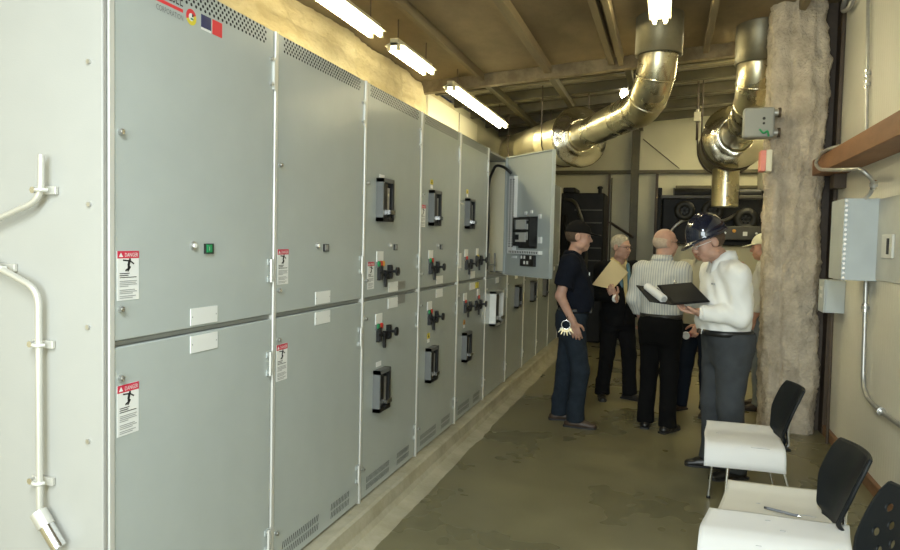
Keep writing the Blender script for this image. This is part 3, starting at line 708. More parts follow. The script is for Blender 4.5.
m=MB(); m.box(-.155,-.152,.23,.31,.05,.08,WHITE); m.box(-.155,-.152,.23,.31,-.01,.02,WHITE); m.build('name_plates',b)
m=MB(); m.box(-.012,-.001,-.32,.28,-.27,.27,mat('pale_grey_plate',(.50,.51,.47),.4)); 
tag(m.build('wall_plate',loc=(1.35,5.03,1.65),bevel=.003),'pale grey metal plate on the right wall beside the large box','panel')
b=empty('wall_switch',(1.338,5.04,1.605),label='pale switch with dark slot on the grey wall plate',cat='switch')
m=MB(); m.box(-.016,0,-.11,.11,-.075,.075,mat('switch_cream',(.66,.66,.60),.4)); m.build('cover',b,bevel=.004)
m=MB(); m.box(-.022,-.016,-.055,-.02,-.05,.05,INK); m.build('rocker',b)
def pipe(name,pts,r,lab,clips=(),mt=GALV,rad=.08,cat='conduit'):
    o=empty(name,pts[0],label=lab,cat=cat); O=Vector(pts[0])
    m=MB(); m.tube([p-O for p in bend(pts,rad,8)],r,mt,12); m.build('pipe',o)
    for (p,ax) in clips:
        p=Vector(p)-O; ax=Vector(ax)*.028; m=MB(); m.cyl(p-ax,p+ax,r*1.5,CHROME,14); m.cyl(p-ax*.4,p+ax*.4,r*1.8,GALV,14); m.build('coupling',o)
pipe('wall_conduit',[(1.325,5.85,3.66),(1.325,5.72,2.75),(1.325,5.66,2.32)],.013,'upright conduit on right wall above the orange brown beam',[((1.325,5.72,2.76),(0,.1,1)),((1.325,5.73,2.84),(0,.1,1))])
pipe('flexible_conduit',[(1.20,5.70,2.335),(1.11,5.98,2.33),(1.10,6.22,2.26),(1.10,6.02,2.19),(1.10,5.42,2.125),(1.16,5.03,2.09),(1.24,5.05,2.01),(1.25,5.16,1.95),(1.26,5.34,1.925)],.0135,'looping grey flexible conduit from beam to the large wall box',[((1.243,5.08,1.995),(.1,.3,-.9))],rad=.11)
pipe('bent_wall_conduit',[(1.325,5.48,1.37),(1.325,5.42,.60),(1.325,5.08,.565),(1.325,2.0,.60)],.0145,'long conduit below the large box bending low along the right wall',[((1.325,5.465,1.18),(0,.05,1)),((1.325,4.98,.567),(0,1,0))],rad=.16)
pipe('thin_drop_conduit',[(1.29,6.28,1.075),(1.30,6.28,0.0)],.012,'thin dark conduit dropping from the small wall box',mt=STEELB)
pipe('cable_loop',[(1.33,6.45,3.70),(1.28,6.45,3.50),(1.30,6.20,3.46),(1.33,6.05,3.68)],.02,'short loop of silver flexible hose near ceiling beside the column',rad=.12)

# ------------------------------------------------------------------ chairs
def make_chair(loc,rz,lab,holes):
    o=empty('chair',loc,rz,label=lab,cat='chair',group='black chairs along the right wall')
    def yb(z): return -.205-.02*(z-.46)/.12-.55*max(0,z-.60)**1.5
    def wd(z):
        t=(z-.40)/.43
        return .060+.115*min(1,max(0,(t-.02)/.5))**.8 - .075*max(0,(t-.72)/.28)**2.5
    def bp(u,z):
        w=wd(z); c=.035*(abs(u)**2)*(1 if z>.5 else .3)
        return Vector((u*w, yb(z)+c-.03*max(0,(z-.76)/.07)*abs(u)*.3, z))
    m=MB(); NU,NZ=9,11
    z0,z1=.40,.775
    for i in range(NU):
        for k in range(NZ):
            ua,ub=-1+2*i/NU,-1+2*(i+1)/NU; za,zb=z0+(z1-z0)*k/NZ,z0+(z1-z0)*(k+1)/NZ
            uc,zc_=(ua+ub)/2,(za+zb)/2
            sq=[(ua,za),(uc,za),(ub,za),(ub,zc_),(ub,zb),(uc,zb),(ua,zb),(ua,zc_)]
            if holes and 0<i<NU-1 and 2<=k<NZ-1 and (i+k)%2==0:
                n=8; outer=[]; inner=[]
                for j in range(n):
                    a=-3*PI/4+2*PI*j/n; cs,sn=math.cos(a),math.sin(a); q=1/max(abs(cs),abs(sn))
                    outer.append(bp(uc+(ub-ua)/2*cs*q, zc_+(zb-za)/2*sn*q)); inner.append(bp(uc+(ub-ua)/2*.74*cs, zc_+(zb-za)/2*.72*sn))
                m.add(outer+inner,[(j,(j+1)%n,n+(j+1)%n,n+j) for j in range(n)],CHAIRP,True)
            else:
                m.add([bp(*s) for s in sq]+[bp(uc,zc_)],[(0,1,8,7),(1,2,3,8),(8,3,4,5),(7,8,5,6)],CHAIRP,True)
    back=m.build('backrest',o)
    bm=bmesh.new(); bm.from_mesh(back.data); bmesh.ops.remove_doubles(bm,verts=bm.verts,dist=.0006); bmesh.ops.recalc_face_normals(bm,faces=bm.faces); bm.to_mesh(back.data); bm.free()
    s=back.modifiers.new('smooth','SUBSURF'); s.levels=2; s.render_levels=2
    s=back.modifiers.new('thickness','SOLIDIFY'); s.thickness=.006 if holes else .014; s.offset=0
    e=MB(); 
    for sd in (-1,1): e.tube([bp(sd,z0+(z1-z0)*k/14)+Vector((0,-.004,0)) for k in range(15)],.008,CHAIRP,8)
    e.tube([bp(-1+2*k/16,z1)+Vector((0,-.004,0)) for k in range(17)],.008,CHAIRP,8)
    e.build('rim',back)
    # seat pan, slightly dished, front edge rolled down
    m=MB(); rows=[]
    for k in range(13):
        t=k/12; y=-.21+.37*t; z=.445-.02*math.sin(PI*t)-(.03*((t-.85)/.15)**2 if t>.85 else 0)
        rows.append([Vector((w*.200*(1-.10*(1-t)),y,z+.006*w*w)) for w in [-1+2*j/12 for j in range(13)]])
    m.ring_loft(rows,CHAIRP,True,False,False); st=m.build('seat',o)
    s=st.modifiers.new('thickness','SOLIDIFY'); s.thickness=.012; s.offset=-1
    for sx in (-1,1):
        m=MB(); m.tube(bend([(sx*.17,.10,.415),(sx*.20,.12,.405),(sx*.215,.145,.012)],.04),.0085,CHROME,10); m.cyl((sx*.215,.145,0),(sx*.215,.145,.014),.012,BLACKP,10); m.build('leg',o)
        m=MB(); m.tube(bend([(sx*.17,.02,.415),(sx*.19,-.15,.405),(sx*.215,-.26,.012)],.04),.0085,CHROME,10); m.cyl((sx*.215,-.26,0),(sx*.215,-.26,.014),.012,BLACKP,10); m.build('leg',o)
        m=MB(); m.tube(bend([(sx*.05,-.05,.41),(sx*.055,-.235,.42),(sx*.06,-.222,.52),(sx*.07,-.232,.60)],.03),.009,CHROME,10); m.build('back_support',o)
    return o
make_chair((.475,4.43,0),math.radians(97),'farther black chair by the right wall, one white plan sheet on its seat',False)
make_chair((.485,3.12,0),math.radians(96),'nearer black chair with plan sheets and a pen on its seat',False)
make_chair((.375,2.20,0),math.radians(92),'black perforated-back chair nearest the camera, cut off by the photo corner',True).scale=(1.13,1.13,1.13)
# paper plans on the seats
def sheet(name,xs,prof,lab,amp,seed,pm=None):
    prof=sorted(prof); m=MB(); rows=[]; NX=26; NYp=44
    ys=[p[0] for p in prof]; zs=[p[1] for p in prof]; ya,yb=ys[0],ys[-1]
    for i in range(NYp+1):
        y=ya+(yb-ya)*i/NYp; z=float(np.interp(y,ys,zs)); row=[]
        for j in range(NX+1):
            t=j/NX; x0=float(np.interp(y,[q[0] for q in xs],[q[1] for q in xs])); x1=float(np.interp(y,[q[0] for q in xs],[q[2] for q in xs])); x=x0+(x1-x0)*t
            row.append(Vector((x+.012*noise.noise((y*4,seed,0)),y+.02*(t-.5)*seed*.1,z+amp*noise.noise((x*3.2,y*5,seed)))))
        rows.append(row)
    # smooth the folds a little
    for _ in range(2):
        for i in range(1,NYp):
            for j in range(NX+1): rows[i][j].z=(rows[i-1][j].z+2*rows[i][j].z+rows[i+1][j].z)/4
    o=Vector(((xs[0][1]+xs[0][2])/2,(ya+yb)/2,.46))
    m.ring_loft([[v-o for v in r] for r in rows],pm or PAPER,True,False,False)
    # faint drawing marks
    rnd=random.Random(int(seed*10))
    for _ in range(6):
        i=rnd.randrange(3,NYp-6); j=rnd.randrange(2,NX-5); w=rnd.choice((1,1,2,3))
        a,b=rows[i][j]-o,rows[i][j+w]-o; k=Vector((0,.0018,.0)); up=Vector((0,0,.0022))
        m.add([a+up,b+up,b+k+up,a+k+up],[(0,1,2,3)],INKG)
    ob=m.build(name,loc=o); s=ob.modifiers.new('thickness','SOLIDIFY'); s.thickness=.0025; s.offset=1
    tag(ob,lab,'paper'); return ob
sheet('plan_sheet',[(4.10,.24,.665),(4.66,.272,.685)],[(4.66,.480),(4.50,.468),(4.30,.466),(4.225,.463),(4.19,.447),(4.168,.415),(4.156,.375),(4.148,.345)],'white plan sheet draped over the near edge of the farther chair seat',.006,1)
sheet('plan_sheet',[(2.86,.19,.69),(3.16,.245,.715),(3.38,.305,.735),(3.46,.313,.737)],[(3.46,.496),(3.39,.478),(3.28,.469),(3.18,.467),(3.05,.466),(2.86,.464)],'cream plan sheet with a pen on it, on the nearer chair seat',.006,2,PAPERC)
sheet('plan_sheet',[(2.6,.125,.66),(2.88,.165,.70),(3.09,.205,.730)],[(3.09,.482),(3.02,.479),(2.90,.476),(2.85,.462),(2.80,.430),(2.74,.38),(2.68,.33)],'bright white sheet drooping over the front part of the nearer chair',.005,3)
m=MB(); a,b=Vector((-.055,.025,0)),Vector((.056,-.025,0)); m.cyl(a,b,.0055,mat('pen_grey',(.16,.17,.19),.35),12); d=(b-a).normalized(); m.cyl(b,b+d*.016,.0045,CHROME,10,.001); m.cyl(a-d*.012,a,.0045,INK,10)
tag(m.build('pen',loc=(.50,3.162,.4785)),'grey pen lying on the large plan sheets','pen')

# ------------------------------------------------------------------ light
def area(name,loc,rot,sx,sy,e,col):
    l=bpy.data.lights.new(name,'AREA'); l.shape='RECTANGLE'; l.size=sx; l.size_y=sy; l.energy=e; l.color=col
    o=bpy.data.objects.new(name,l); COL.objects.link(o); o.location=loc; o.rotation_euler=rot; return o
area('added_fill_behind',(-.6,DF+.1,1.9),(math.radians(90),0,0),2.6,2.4,BACK_FILL_E,(.84,.95,1.0))  # added cool fill from behind the camera; the front wall has no doorway
area('added_top_fill',(-.3,-.8,3.35),(0,0,0),.5,2.2,TOP_FILL_E,(.86,.97,1.0))  # added overhead fill for the near side, without a fixture
# ------------------------------------------------------------------ people: signed-distance solids meshed by surface nets
class Solid:
    def __init__(s, h=.006): s.h=h; s.pr=[]; s.amp=0
    def _add(s, fn, lo, hi, k, op): s.pr.append((fn,np.array(lo,float),np.array(hi,float),k,op)); return s
    def cone(s,a,b,ra,rb,k=.02,op='u',cut=None,flat=None):
        a=np.array(a,float); b=np.array(b,float); d=b-a; L2=float(d@d)+1e-12; L=math.sqrt(L2); m=max(ra,rb)
        F_=None if flat is None else np.array(flat,float)      # (nx,ny,nz,scale): squash along that direction
        def fn(P):
            q=P-a; t=np.clip((q@d)/L2,0,1); w=q-t[...,None]*d
            if F_ is not None:
                e=F_[:3]/np.linalg.norm(F_[:3]); w=w+((1/F_[3]-1)*(w@e))[...,None]*e
            v=np.sqrt((w*w).sum(-1))-(ra+(rb-ra)*t)
            if cut: 
                if 'b' in cut: v=np.maximum(v,(q@d)/L-L)
                if 'a' in cut: v=np.maximum(v,-(q@d)/L)
            return v
        return s._add(fn,np.minimum(a,b)-m,np.maximum(a,b)+m,k,op)
    def ell(s,c,r,k=.02,op='u',M=None):
        c=np.array(c,float); r=np.array(r,float); m=r.max()
        Mi=None if M is None else np.array(M.to_3x3().inverted())
        def fn(P):
            q=P-c
            if Mi is not None: q=q@Mi.T
            k0=np.sqrt(((q/r)**2).sum(-1)); k1=np.sqrt(((q/(r*r))**2).sum(-1))+1e-9
            return k0*(k0-1)/k1
        return s._add(fn,c-m,c+m,k,op)
    def loft(s,prof,k=.03,op='u',p=2.3,cx=lambda z:0*z):
        """stack of super-ellipses: rows (z, half width, half depth, forward offset)"""
        A=np.array(prof,float)
        def fn(P):
            z=P[...,2]; w=np.interp(z,A[:,0],A[:,1]); d=np.interp(z,A[:,0],A[:,2]); y=np.interp(z,A[:,0],A[:,3])
            x=P[...,0]-cx(z); yy=P[...,1]-y
            q=(np.abs(x/w)**p+np.abs(yy/d)**p)**(1/p)
            v=(q-1)*np.minimum(w,d)
            return np.maximum(v,np.maximum(z-A[-1,0],A[0,0]-z))
        mw=A[:,1].max()+.06; md=A[:,2].max()+np.abs(A[:,3]).max()+.02
        return s._add(fn,(-mw,-md,A[0,0]),(mw,md,A[-1,0]),k,op)
    def half(s,n,o,op='s',lo=(-9,)*3,hi=(9,)*3):
        """take away everything on the side of the plane the normal points to"""
        n=np.array(n,float); n/=np.linalg.norm(n); o=np.array(o,float)
        return s._add(lambda P: -((P-o)@n),lo,hi,0,op)
    def fn(s,f,lo,hi,k=0,op='u'): return s._add(f,lo,hi,k,op)
    def mesh(s):
        h=s.h; U_=[p for p in s.pr if p[4]=='u']
        lo=np.min([p[1] for p in U_],0)-3*h; hi=np.max([p[2] for p in U_],0)+3*h
        n=np.ceil((hi-lo)/h).astype(int)+1; V=np.full(n,.08,np.float32)
        for f,a,b,k,op in s.pr:
            pad=k+2*h
            i0=np.clip(np.floor((a-pad-lo)/h).astype(int),0,n-1); i1=np.clip(np.ceil((b+pad-lo)/h).astype(int)+1,1,n)
            if (i1<=i0).any(): continue
            ax=[lo[j]+h*np.arange(i0[j],i1[j]) for j in range(3)]
            P=np.stack(np.meshgrid(*ax,indexing='ij'),-1)
            d=f(P).astype(np.float32); sl=tuple(slice(i0[j],i1[j]) for j in range(3)); S=V[sl]
            if op=='u':
                if k>0:
                    t=np.maximum(k-np.abs(S-d),0)/k; V[sl]=np.minimum(S,d)-t*t*k*.25
                else: V[sl]=np.minimum(S,d)
            else:
                if k>0:
                    e=-d; t=np.maximum(k-np.abs(S-e),0)/k; V[sl]=np.maximum(S,e)+t*t*k*.25
                else: V[sl]=np.maximum(S,-d)
        if s.amp:
            idx=np.argwhere(np.abs(V)<.03); P=lo+h*idx; x,y,z=P.T; ph=s.seed if hasattr(s,'seed') else 0.
            w=np.sin(z*38+6*np.sin(x*9+ph)+5*np.sin(y*11+ph*2))*.5+np.sin(z*21+x*17+ph+4*np.sin(y*13))*.5+.5*np.sin(x*55+z*14+3*np.sin(z*9+ph))*np.sin(y*31+ph)
            V[tuple(idx.T)]+=(s.amp*w).astype(np.float32)
        N=V<0
        c=np.zeros(np.array(V.shape)-1,int)
        for dx in (0,1):
            for dy in (0,1):
                for dz in (0,1): c+=N[dx:N.shape[0]-1+dx,dy:N.shape[1]-1+dy,dz:N.shape[2]-1+dz]
        cells=np.argwhere((c>0)&(c<8)); ids=np.full(c.shape,-1,int); ids[tuple(cells.T)]=np.arange(len(cells))
        acc=np.zeros((len(cells),3)); cnt=np.zeros(len(cells))
        cor=[(i,j,k) for i in(0,1) for j in(0,1) for k in(0,1)]
        for a in cor:
            for b in cor:
                if sum(abs(a[i]-b[i]) for i in range(3))!=1 or a>b: continue
                va=V[tuple((cells+a).T)]; vb=V[tuple((cells+b).T)]; m=(va<0)!=(vb<0)
                t=np.where(m,va/np.where(m,va-vb,1),0)
                p=np.array(a)+(np.array(b)-np.array(a))*t[:,None]
                acc[m]+=p[m]; cnt[m]+=1
        verts=lo+h*(cells+acc/np.maximum(cnt,1)[:,None])
        quads=[]
        for ax in range(3):
            e=[0,0,0]; e[ax]=1
            A=N[tuple(slice(0,N.shape[i]-e[i]) for i in range(3))]; B=N[tuple(slice(e[i],N.shape[i]) for i in range(3))]
            E=np.argwhere(A!=B); o=[i for i in range(3) if i!=ax]
            E=E[(E[:,o[0]]>0)&(E[:,o[1]]>0)]
            flip=A[tuple(E.T)]
            def g(d0,d1):
                q=E.copy(); q[:,o[0]]-=d0; q[:,o[1]]-=d1; return ids[tuple(q.T)]
            Q=np.stack([g(1,1),g(0,1),g(0,0),g(1,0)],1)
            if ax==1: flip=~flip
            Q[~flip]=Q[~flip][:,::-1]
            quads.append(Q)
        Q=np.concatenate(quads); Q=Q[(Q>=0).all(1)]
        return verts,Q
    def build(s,name,m,parent,scale=1.,extra=None):
        v,q=s.mesh(); v=v*scale
        me=bpy.data.meshes.new(name); me.from_pydata(v.tolist(),[],q.tolist()); me.materials.append(m)
        me.polygons.foreach_set('use_smooth',[True]*len(q)); me.update()
        o=bpy.data.objects.new(name,me); COL.objects.link(o); o.parent=parent
        return o

def skin_mat(name,c):
    m=mat(name,c,.5,var=.10,vscale=22,bump=.08,bscale=160)
    b=m.node_tree.nodes['Principled BSDF']; b.inputs['Subsurface Weight'].default_value=.12; b.inputs['Subsurface Radius'].default_value=(.02,.008,.004)
    return m
SKA=skin_mat('skin_warm',(.50,.27,.185)); SKB=skin_mat('skin_ruddy',(.47,.275,.20)); SKC=skin_mat('skin_tan',(.52,.32,.21))
EYEW=mat('eye_white',(.55,.50,.46),.3,var=.02); EYE=mat('eye',(.03,.022,.018),.2,var=.1); LIP=mat('lip',(.36,.13,.11),.5)
NAVYC=mat('navy_polo_cloth',(.0065,.0085,.015),.9,spec=.15,var=.12,vscale=20,bump=.7,bscale=15)
JEAN=mat('dark_denim',(.016,.023,.032),.9,spec=.2,var=.2,vscale=16,bump=.3,bscale=200)
JEAN2=mat('navy_trousers',(.009,.013,.022),.9,spec=.2,var=.15,bump=.2,bscale=160)
SUIT=mat('black_suit_cloth',(.0055,.0055,.006),.9,spec=.15,var=.12,vscale=14,bump=.6,bscale=14)
BLKT=mat('black_trouser_cloth',(.004,.004,.004),.9,spec=.15,var=.12,bump=.15,bscale=160)
GRYT=mat('slate_grey_trouser_cloth',(.050,.055,.060),.9,spec=.2,var=.10,vscale=14,bump=.2,bscale=170)
PALET=mat('pale_blue_grey_denim',(.20,.23,.24),.85,var=.1,bump=.2,bscale=170)
WSHIRT=mat('white_shirt_cloth',(.80,.80,.77),.8,var=.02,bump=.7,bscale=13,detail=2)
YSHIRT=mat('cream_yellow_shirt',(.62,.50,.24),.8,var=.04)
STRIPE=striped('striped_shirt_cloth',(.56,.56,.51),(.33,.35,.36),.021,.28)
GRYS=mat('grey_beige_jacket',(.40,.38,.29),.85,var=.06,bump=.6,bscale=14)
PSHIRT=mat('pale_grey_shirt',(.56,.55,.50),.85,var=.03,bump=.15)
CAPB=mat('black_cap_cloth',(.006,.0055,.005),.9,spec=.2,var=.15,bump=.2,bscale=160)
CAPW=mat('off_white_cap_cloth',(.70,.68,.50),.8,var=.03,bump=.1)
HELM=mat('navy_hard_hat_shell',(.008,.011,.026),.12,var=.05,coat=.6)
SHOEK=mat('black_shoe_leather',(.012,.011,.010),.35,var=.15); SHOEB=mat('brown_boot_leather',(.050,.030,.018),.5,var=.2,vscale=14)
BELT=mat('black_belt_leather',(.012,.012,.012),.4,var=.1); GREYH=mat('grey_hair',(.42,.37,.28),.75,var=.25,vscale=40,bump=.6,bscale=110)
BRNH=mat('brown_hair',(.07,.042,.024),.7,var=.3,vscale=40,bump=.6,bscale=110); WHTH=mat('thin_white_hair',(.46,.36,.27),.7,var=.12,vscale=40,bump=.4,bscale=110)
FRAME=mat('glasses_frame',(.03,.025,.02),.3,metal=.3); SILK=mat('blue_lanyard_silk',(.10,.20,.26),.5,var=.12,vscale=20)

def hand(S,wr,d,pn,ts,curl=.6,sc=1.,spread=.25,fl=(1,1,1,1)):
    """palm, four unequal bent fingers and a thumb; d points along the fingers, pn out of the palm, ts to the thumb side"""
    wr=Vector(wr); d=Vector(d).normalized(); pn=Vector(pn); pn=(pn-d*pn.dot(d)).normalized(); t0=Vector(ts); t=(t0-d*t0.dot(d)-pn*t0.dot(pn)).normalized()
    def W(a,b,c): return wr+(d*a+t*b+pn*c)*sc
    n=tuple(pn)
    S.cone(wr-d*.03*sc,W(.02,0,0),.027*sc,.028*sc,.015)
    S.cone(W(.03,-.016,0),W(.084,-.022,0),.024*sc,.022*sc,.012,flat=n+(.62,)); S.cone(W(.03,.012,0),W(.088,.020,0),.025*sc,.022*sc,.012,flat=n+(.62,))
    for i,(o,L,r) in enumerate(((.031,.074,.0092),(.0105,.083,.0096),(-.0105,.077,.0092),(-.031,.060,.0082))):
        a0=W(.090-.004*abs(i-1),o,0); c=curl*fl[i]*(1+.08*i); p=a0; ang=c*.45; sd=spread*(o/.03)*.25
        for seg,f in ((.45,1.),(.31,.93),(.24,.85)):
            v=(d*math.cos(ang)+pn*math.sin(ang)+t*sd).normalized(); q=p+v*L*seg*1.06*sc
            S.cone(p,q,r*sc*(f+.04),r*sc*f,.004); p=q; ang+=c*.85
    p=W(.022,.026,.006); v=(d*.55+t*.75+pn*.30*(1+curl)).normalized(); q=p+v*.040*sc; S.cone(p,q,.0145*sc,.0115*sc,.012)
    v=(d*.85+t*.30+pn*.35*(1+curl)).normalized(); q2=q+v*.032*sc; S.cone(q,q2,.0115*sc,.010*sc,.005); v=(d*.95+t*.05+pn*.35*(1+curl)).normalized(); S.cone(q2,q2+v*.022*sc,.010*sc,.008*sc,.005)

def head_frame(c,yawd,pitchd,rolld=0):
    """matrix from head coordinates (y to the face, z up) to the person's coordinates; positive yaw turns to the person's left"""
    return Matrix.Translation(c)@Matrix.Rotation(math.radians(yawd),4,'Z')@Matrix.Rotation(math.radians(pitchd),4,'X')@Matrix.Rotation(math.radians(rolld),4,'Y')
def add_head(S,H,jaw=1.,fat=1.,bald=False):
    r3=H.to_3x3(); T=lambda p: tuple(H@Vector(p))
    S.ell(T((0,-.014,.032)),(.076*fat,.098,.090),.02,M=r3)
    S.ell(T((0,.030,-.040)),(.058*fat*jaw,.064,.074),.03,M=r3)
    S.ell(T((0,.062,-.094)),(.026*jaw,.024,.020),.025,M=r3)
    for s in (-1,1):
        S.ell(T((s*.037*fat,.055,-.030)),(.026*fat,.026,.030),.025,M=r3)
        S.ell(T((s*.050*fat*jaw,.010,-.075)),(.022*fat,.035,.024),.03,M=r3)
        S.cone(T((s*.012,.084,.030)),T((s*.044,.070,.030)),.0125,.010,.014)
    for s in (-1,1): S.ell(T((s*.031,.092,.010)),(.018,.0155,.0115),.012,'s',M=r3)
    S.cone(T((0,.084,.014)),T((0,.107,-.024)),.0095,.0120,.012)
    for s in (-1,1): S.ell(T((s*.012,.100,-.028)),(.009,.010,.008),.008,M=r3)
    S.cone(T((-.020,.084,-.060)),T((.020,.084,-.060)),.0085,.0085,.010); S.cone(T((-.017,.084,-.072)),T((.017,.084,-.072)),.009,.009,.010)
    S.cone(T((-.016,.097,-.066)),T((.016,.097,-.066)),.003,.003,.004,'s')
    for s in (-1,1):
        S.ell(T((s*.079*fat,-.014,-.004)),(.010,.024,.034),.010,M=r3); S.ell(T((s*.088*fat,-.006,.000)),(.005,.012,.018),.006,'s',M=r3)
def face_bits(par,H,sc):
    T=lambda p: (H@Vector(p))*sc
    for s in (-1,1):
        m=MB(); m.ell(T((s*.031,.0655,.010)),(.0125*sc,)*3,EYEW,14,10); m.ell(T((s*.031,.0715,.010)),(.0076*sc,)*3,EYE,12,8); m.build('eye',par)
        m=MB(); m.tube([T((s*x,y,z)) for x,y,z in ((.013,.092,.030),(.028,.088,.035),(.046,.073,.031))],.0045*sc,BRNH if par.get('brow')!='grey' else GREYH,6); m.build('eyebrow',par)
    m=MB(); m.tube([T((x,y,-.0655)) for x,y in ((-.024,.083),(-.012,.092),(0,.0945),(.012,.092),(.024,.083))],[.002*sc,.005*sc,.0055*sc,.005*sc,.002*sc],LIP,8); m.build('mouth',par)
def glasses(par,H,sc,mt,name='glasses'):
    T=lambda p: (H@Vector(p))*sc; m=MB()
    for s in (-1,1):
        m.tube([T((s*(.033+.021*math.cos(a)),.106-.006*abs(math.cos(a)),.006+.015*math.sin(a))) for a in [2*PI*k/16 for k in range(17)]],.0018*sc,mt,6,False)
        m.tube([T((s*.054,.100,.010)),T((s*.078,.06,.012)),T((s*.084,-.015,.012))],.0018*sc,mt,6)
    m.tube([T((-.012,.106,.010)),T((0,.110,.012)),T((.012,.106,.010))],.0018*sc,mt,6); m.build(name,par)

def torso_skin(S,lean=0.):
    S.loft([(.92,.13,.085,0),(1.10,.135,.09,.01),(1.30,.15,.085,-.005),(1.40,.13,.07,-.015),(1.45,.08,.055,-.02)],.03)
def arm(S,sh,el,wr,r=(.050,.041,.027)):
    S.cone(sh,el,r[0],r[1],.03); S.cone(el,wr,r[1]*1.02,r[2],.02)
def legs_skin(S,L):
    for hp,kn,an in L: S.cone(hp,kn,.062,.045,.03); S.cone(kn,an,.045,.034,.02)
def trousers(m,par,sc,L,waist,seat=1.,belly=0.,wide=1.,name='trousers'):
    S=Solid(.0075); S.amp=.0022; S.seed=waist*9
    S.loft([(.76,.150*seat,.110*seat,-.005),(.86,.172*seat,.130*seat,-.012),(.95,.172*seat,.132*seat+belly*.4,-.004),(waist,.165*seat,.122*seat+belly*.6,.004)],.03)
    for hp,kn,an in L:
        kn=Vector(kn); an=Vector(an); hp=Vector(hp)
        S.cone(hp,kn,.098*seat*wide,.072*wide,.045); S.cone(kn,(an.x,an.y-.005,an.z-.035),.072*wide,.066*wide,.03,cut='b')
        S.cone((an.x,an.y-.01,an.z+.10),(an.x,an.y+.015,an.z-.03),.062*wide,.068*wide,.02,cut='b')
    S.half((0,0,1),(0,0,waist))
    # crease between the legs and fly fold come from the smooth union; soles stay clear of the cloth
    S.half((0,0,-1),(0,0,.022))
    return S.build(name,m,par,sc)
def belt(par,sc,z,w,d,y,mt=BELT,buckle=True):
    m=MB(); p=2.3
    def P_(t,k,zz):
        cs,sn=math.cos(t),math.sin(t); q=(abs(cs)**p+abs(sn)**p)**(-1/p); return Vector(((w+k)*cs*q,y+(d+k)*sn*q,zz))*sc
    R_=[[P_(2*PI*j/48,k,zz) for j in range(48)] for k,zz in ((-.01,z-.019),(.006,z-.019),(.006,z+.019),(-.01,z+.019))]
    m.ring_loft(R_,mt,True,False); o=m.build('belt',par)
    if buckle:
        m=MB(); m.box(-.022*sc,.022*sc,(y+d+.004)*sc,(y+d+.012)*sc,(z-.018)*sc,(z+.018)*sc,CHROME); m.build('buckle',o,bevel=.002)
def shoe(par,sc,an,toe,mt):
    a=Vector((an[0],an[1],0)); c,s=math.cos(math.radians(toe)),math.sin(math.radians(toe))
    f=Vector((-s,c,0)); S=Solid(.006)
    S.cone(a-f*.055+Vector((0,0,.030)),a+f*.055+Vector((0,0,.032)),.036,.040,.02,flat=(0,0,1,.85)); S.cone(a+f*.055+Vector((0,0,.030)),a+f*.155+Vector((0,0,.022)),.042,.034,.02,flat=(0,0,1,.72))
    S.cone(a-f*.02+Vector((0,0,.04)),a-f*.015+Vector((0,0,.085)),.040,.036,.03); S.cone(a+f*.02+Vector((0,0,.05)),a+f*.10+Vector((0,0,.038)),.034,.028,.02)
    S.half((0,0,-1),(0,0,.0)); o=S.build('shoe',mt,par,sc)
    m=MB(); prof=[(-.095,.030),(-.08,.040),(0,.038),(.06,.044),(.12,.044),(.165,.034),(.185,.015)]; u=Vector((c,s,0))
    top=[a+f*y+u*w for y,w in prof]+[a+f*y-u*w for y,w in prof[::-1]]
    m.ring_loft([[(p+Vector((0,0,z)))*sc for p in top] for z in (.0005,.014)],INK,False); m.build('sole',o)

def collar(par,sc,mt,zb=1.455,rx=.070,ry=.066,y=-.018,h=.04,open_=.35,drop=.02,tilt=.25):
    m=MB(); n=40; inn=[]; rows=[[],[],[],[]]
    for j in range(n+1):
        t=PI/2+open_+(2*PI-2*open_)*j/n; cs,sn=math.cos(t),math.sin(t); f=max(0,sn); zt=-drop*f**2-tilt*.1*f
        p=lambda k,z: (Vector((cs*(rx+k),y+sn*(ry+k)+.012*f,zb+zt+z)))*sc
        rows[0].append(p(-.004,0)); rows[1].append(p(-.006,h)); rows[2].append(p(.002,h+.004)); rows[3].append(p(.022,-.004-.030*f))
    m.ring_loft(rows,mt,True,False,False); o=m.build('collar',par)
    s=o.modifiers.new('thickness','SOLIDIFY'); s.thickness=.004
def cuff(par,sc,el,wr,r,mt):
    el=Vector(el); wr=Vector(wr); d=(wr-el).normalized(); m=MB(); c=wr-d*.012
    m.lathe([(r-.012,.052),(r,.050),(r+.002,.02),(r-.001,-.01)],c*sc-d*.02*sc,d,mt,22); m.build('cuff',par)

def shirt(m,par,sc,prof,arms,z0,k=.035,amp=.003,name='shirt',long=True,seed=1.,rs=(.070,.060,.044),p=2.3,neck=True,extra=None,h=.007):
    S=Solid(h); S.amp=amp; S.seed=seed
    S.loft(prof,.03,p=p)
    for sh,el,wr in arms:
        sh,el,wr=Vector(sh),Vector(el),Vector(wr)
        S.cone((sh.x*.45,sh.y-.0,sh.z+.025),sh,.055,rs[0],.04)
        if long:
            S.cone(sh,el,rs[0],rs[1],k); S.cone(el,wr,rs[1],rs[2],.02,cut='b')
        else:
            mid=sh.lerp(el,.72); S.cone(sh,mid,rs[0],rs[0]*1.02,k,cut='b')
    if extra: extra(S)
    S.half((0,0,-1),(0,0,z0))
    return S.build(name,m,par,sc)

def person(loc,rz,sc,lab,group=None):
    return empty('person',loc,rz,label=lab,cat='person')
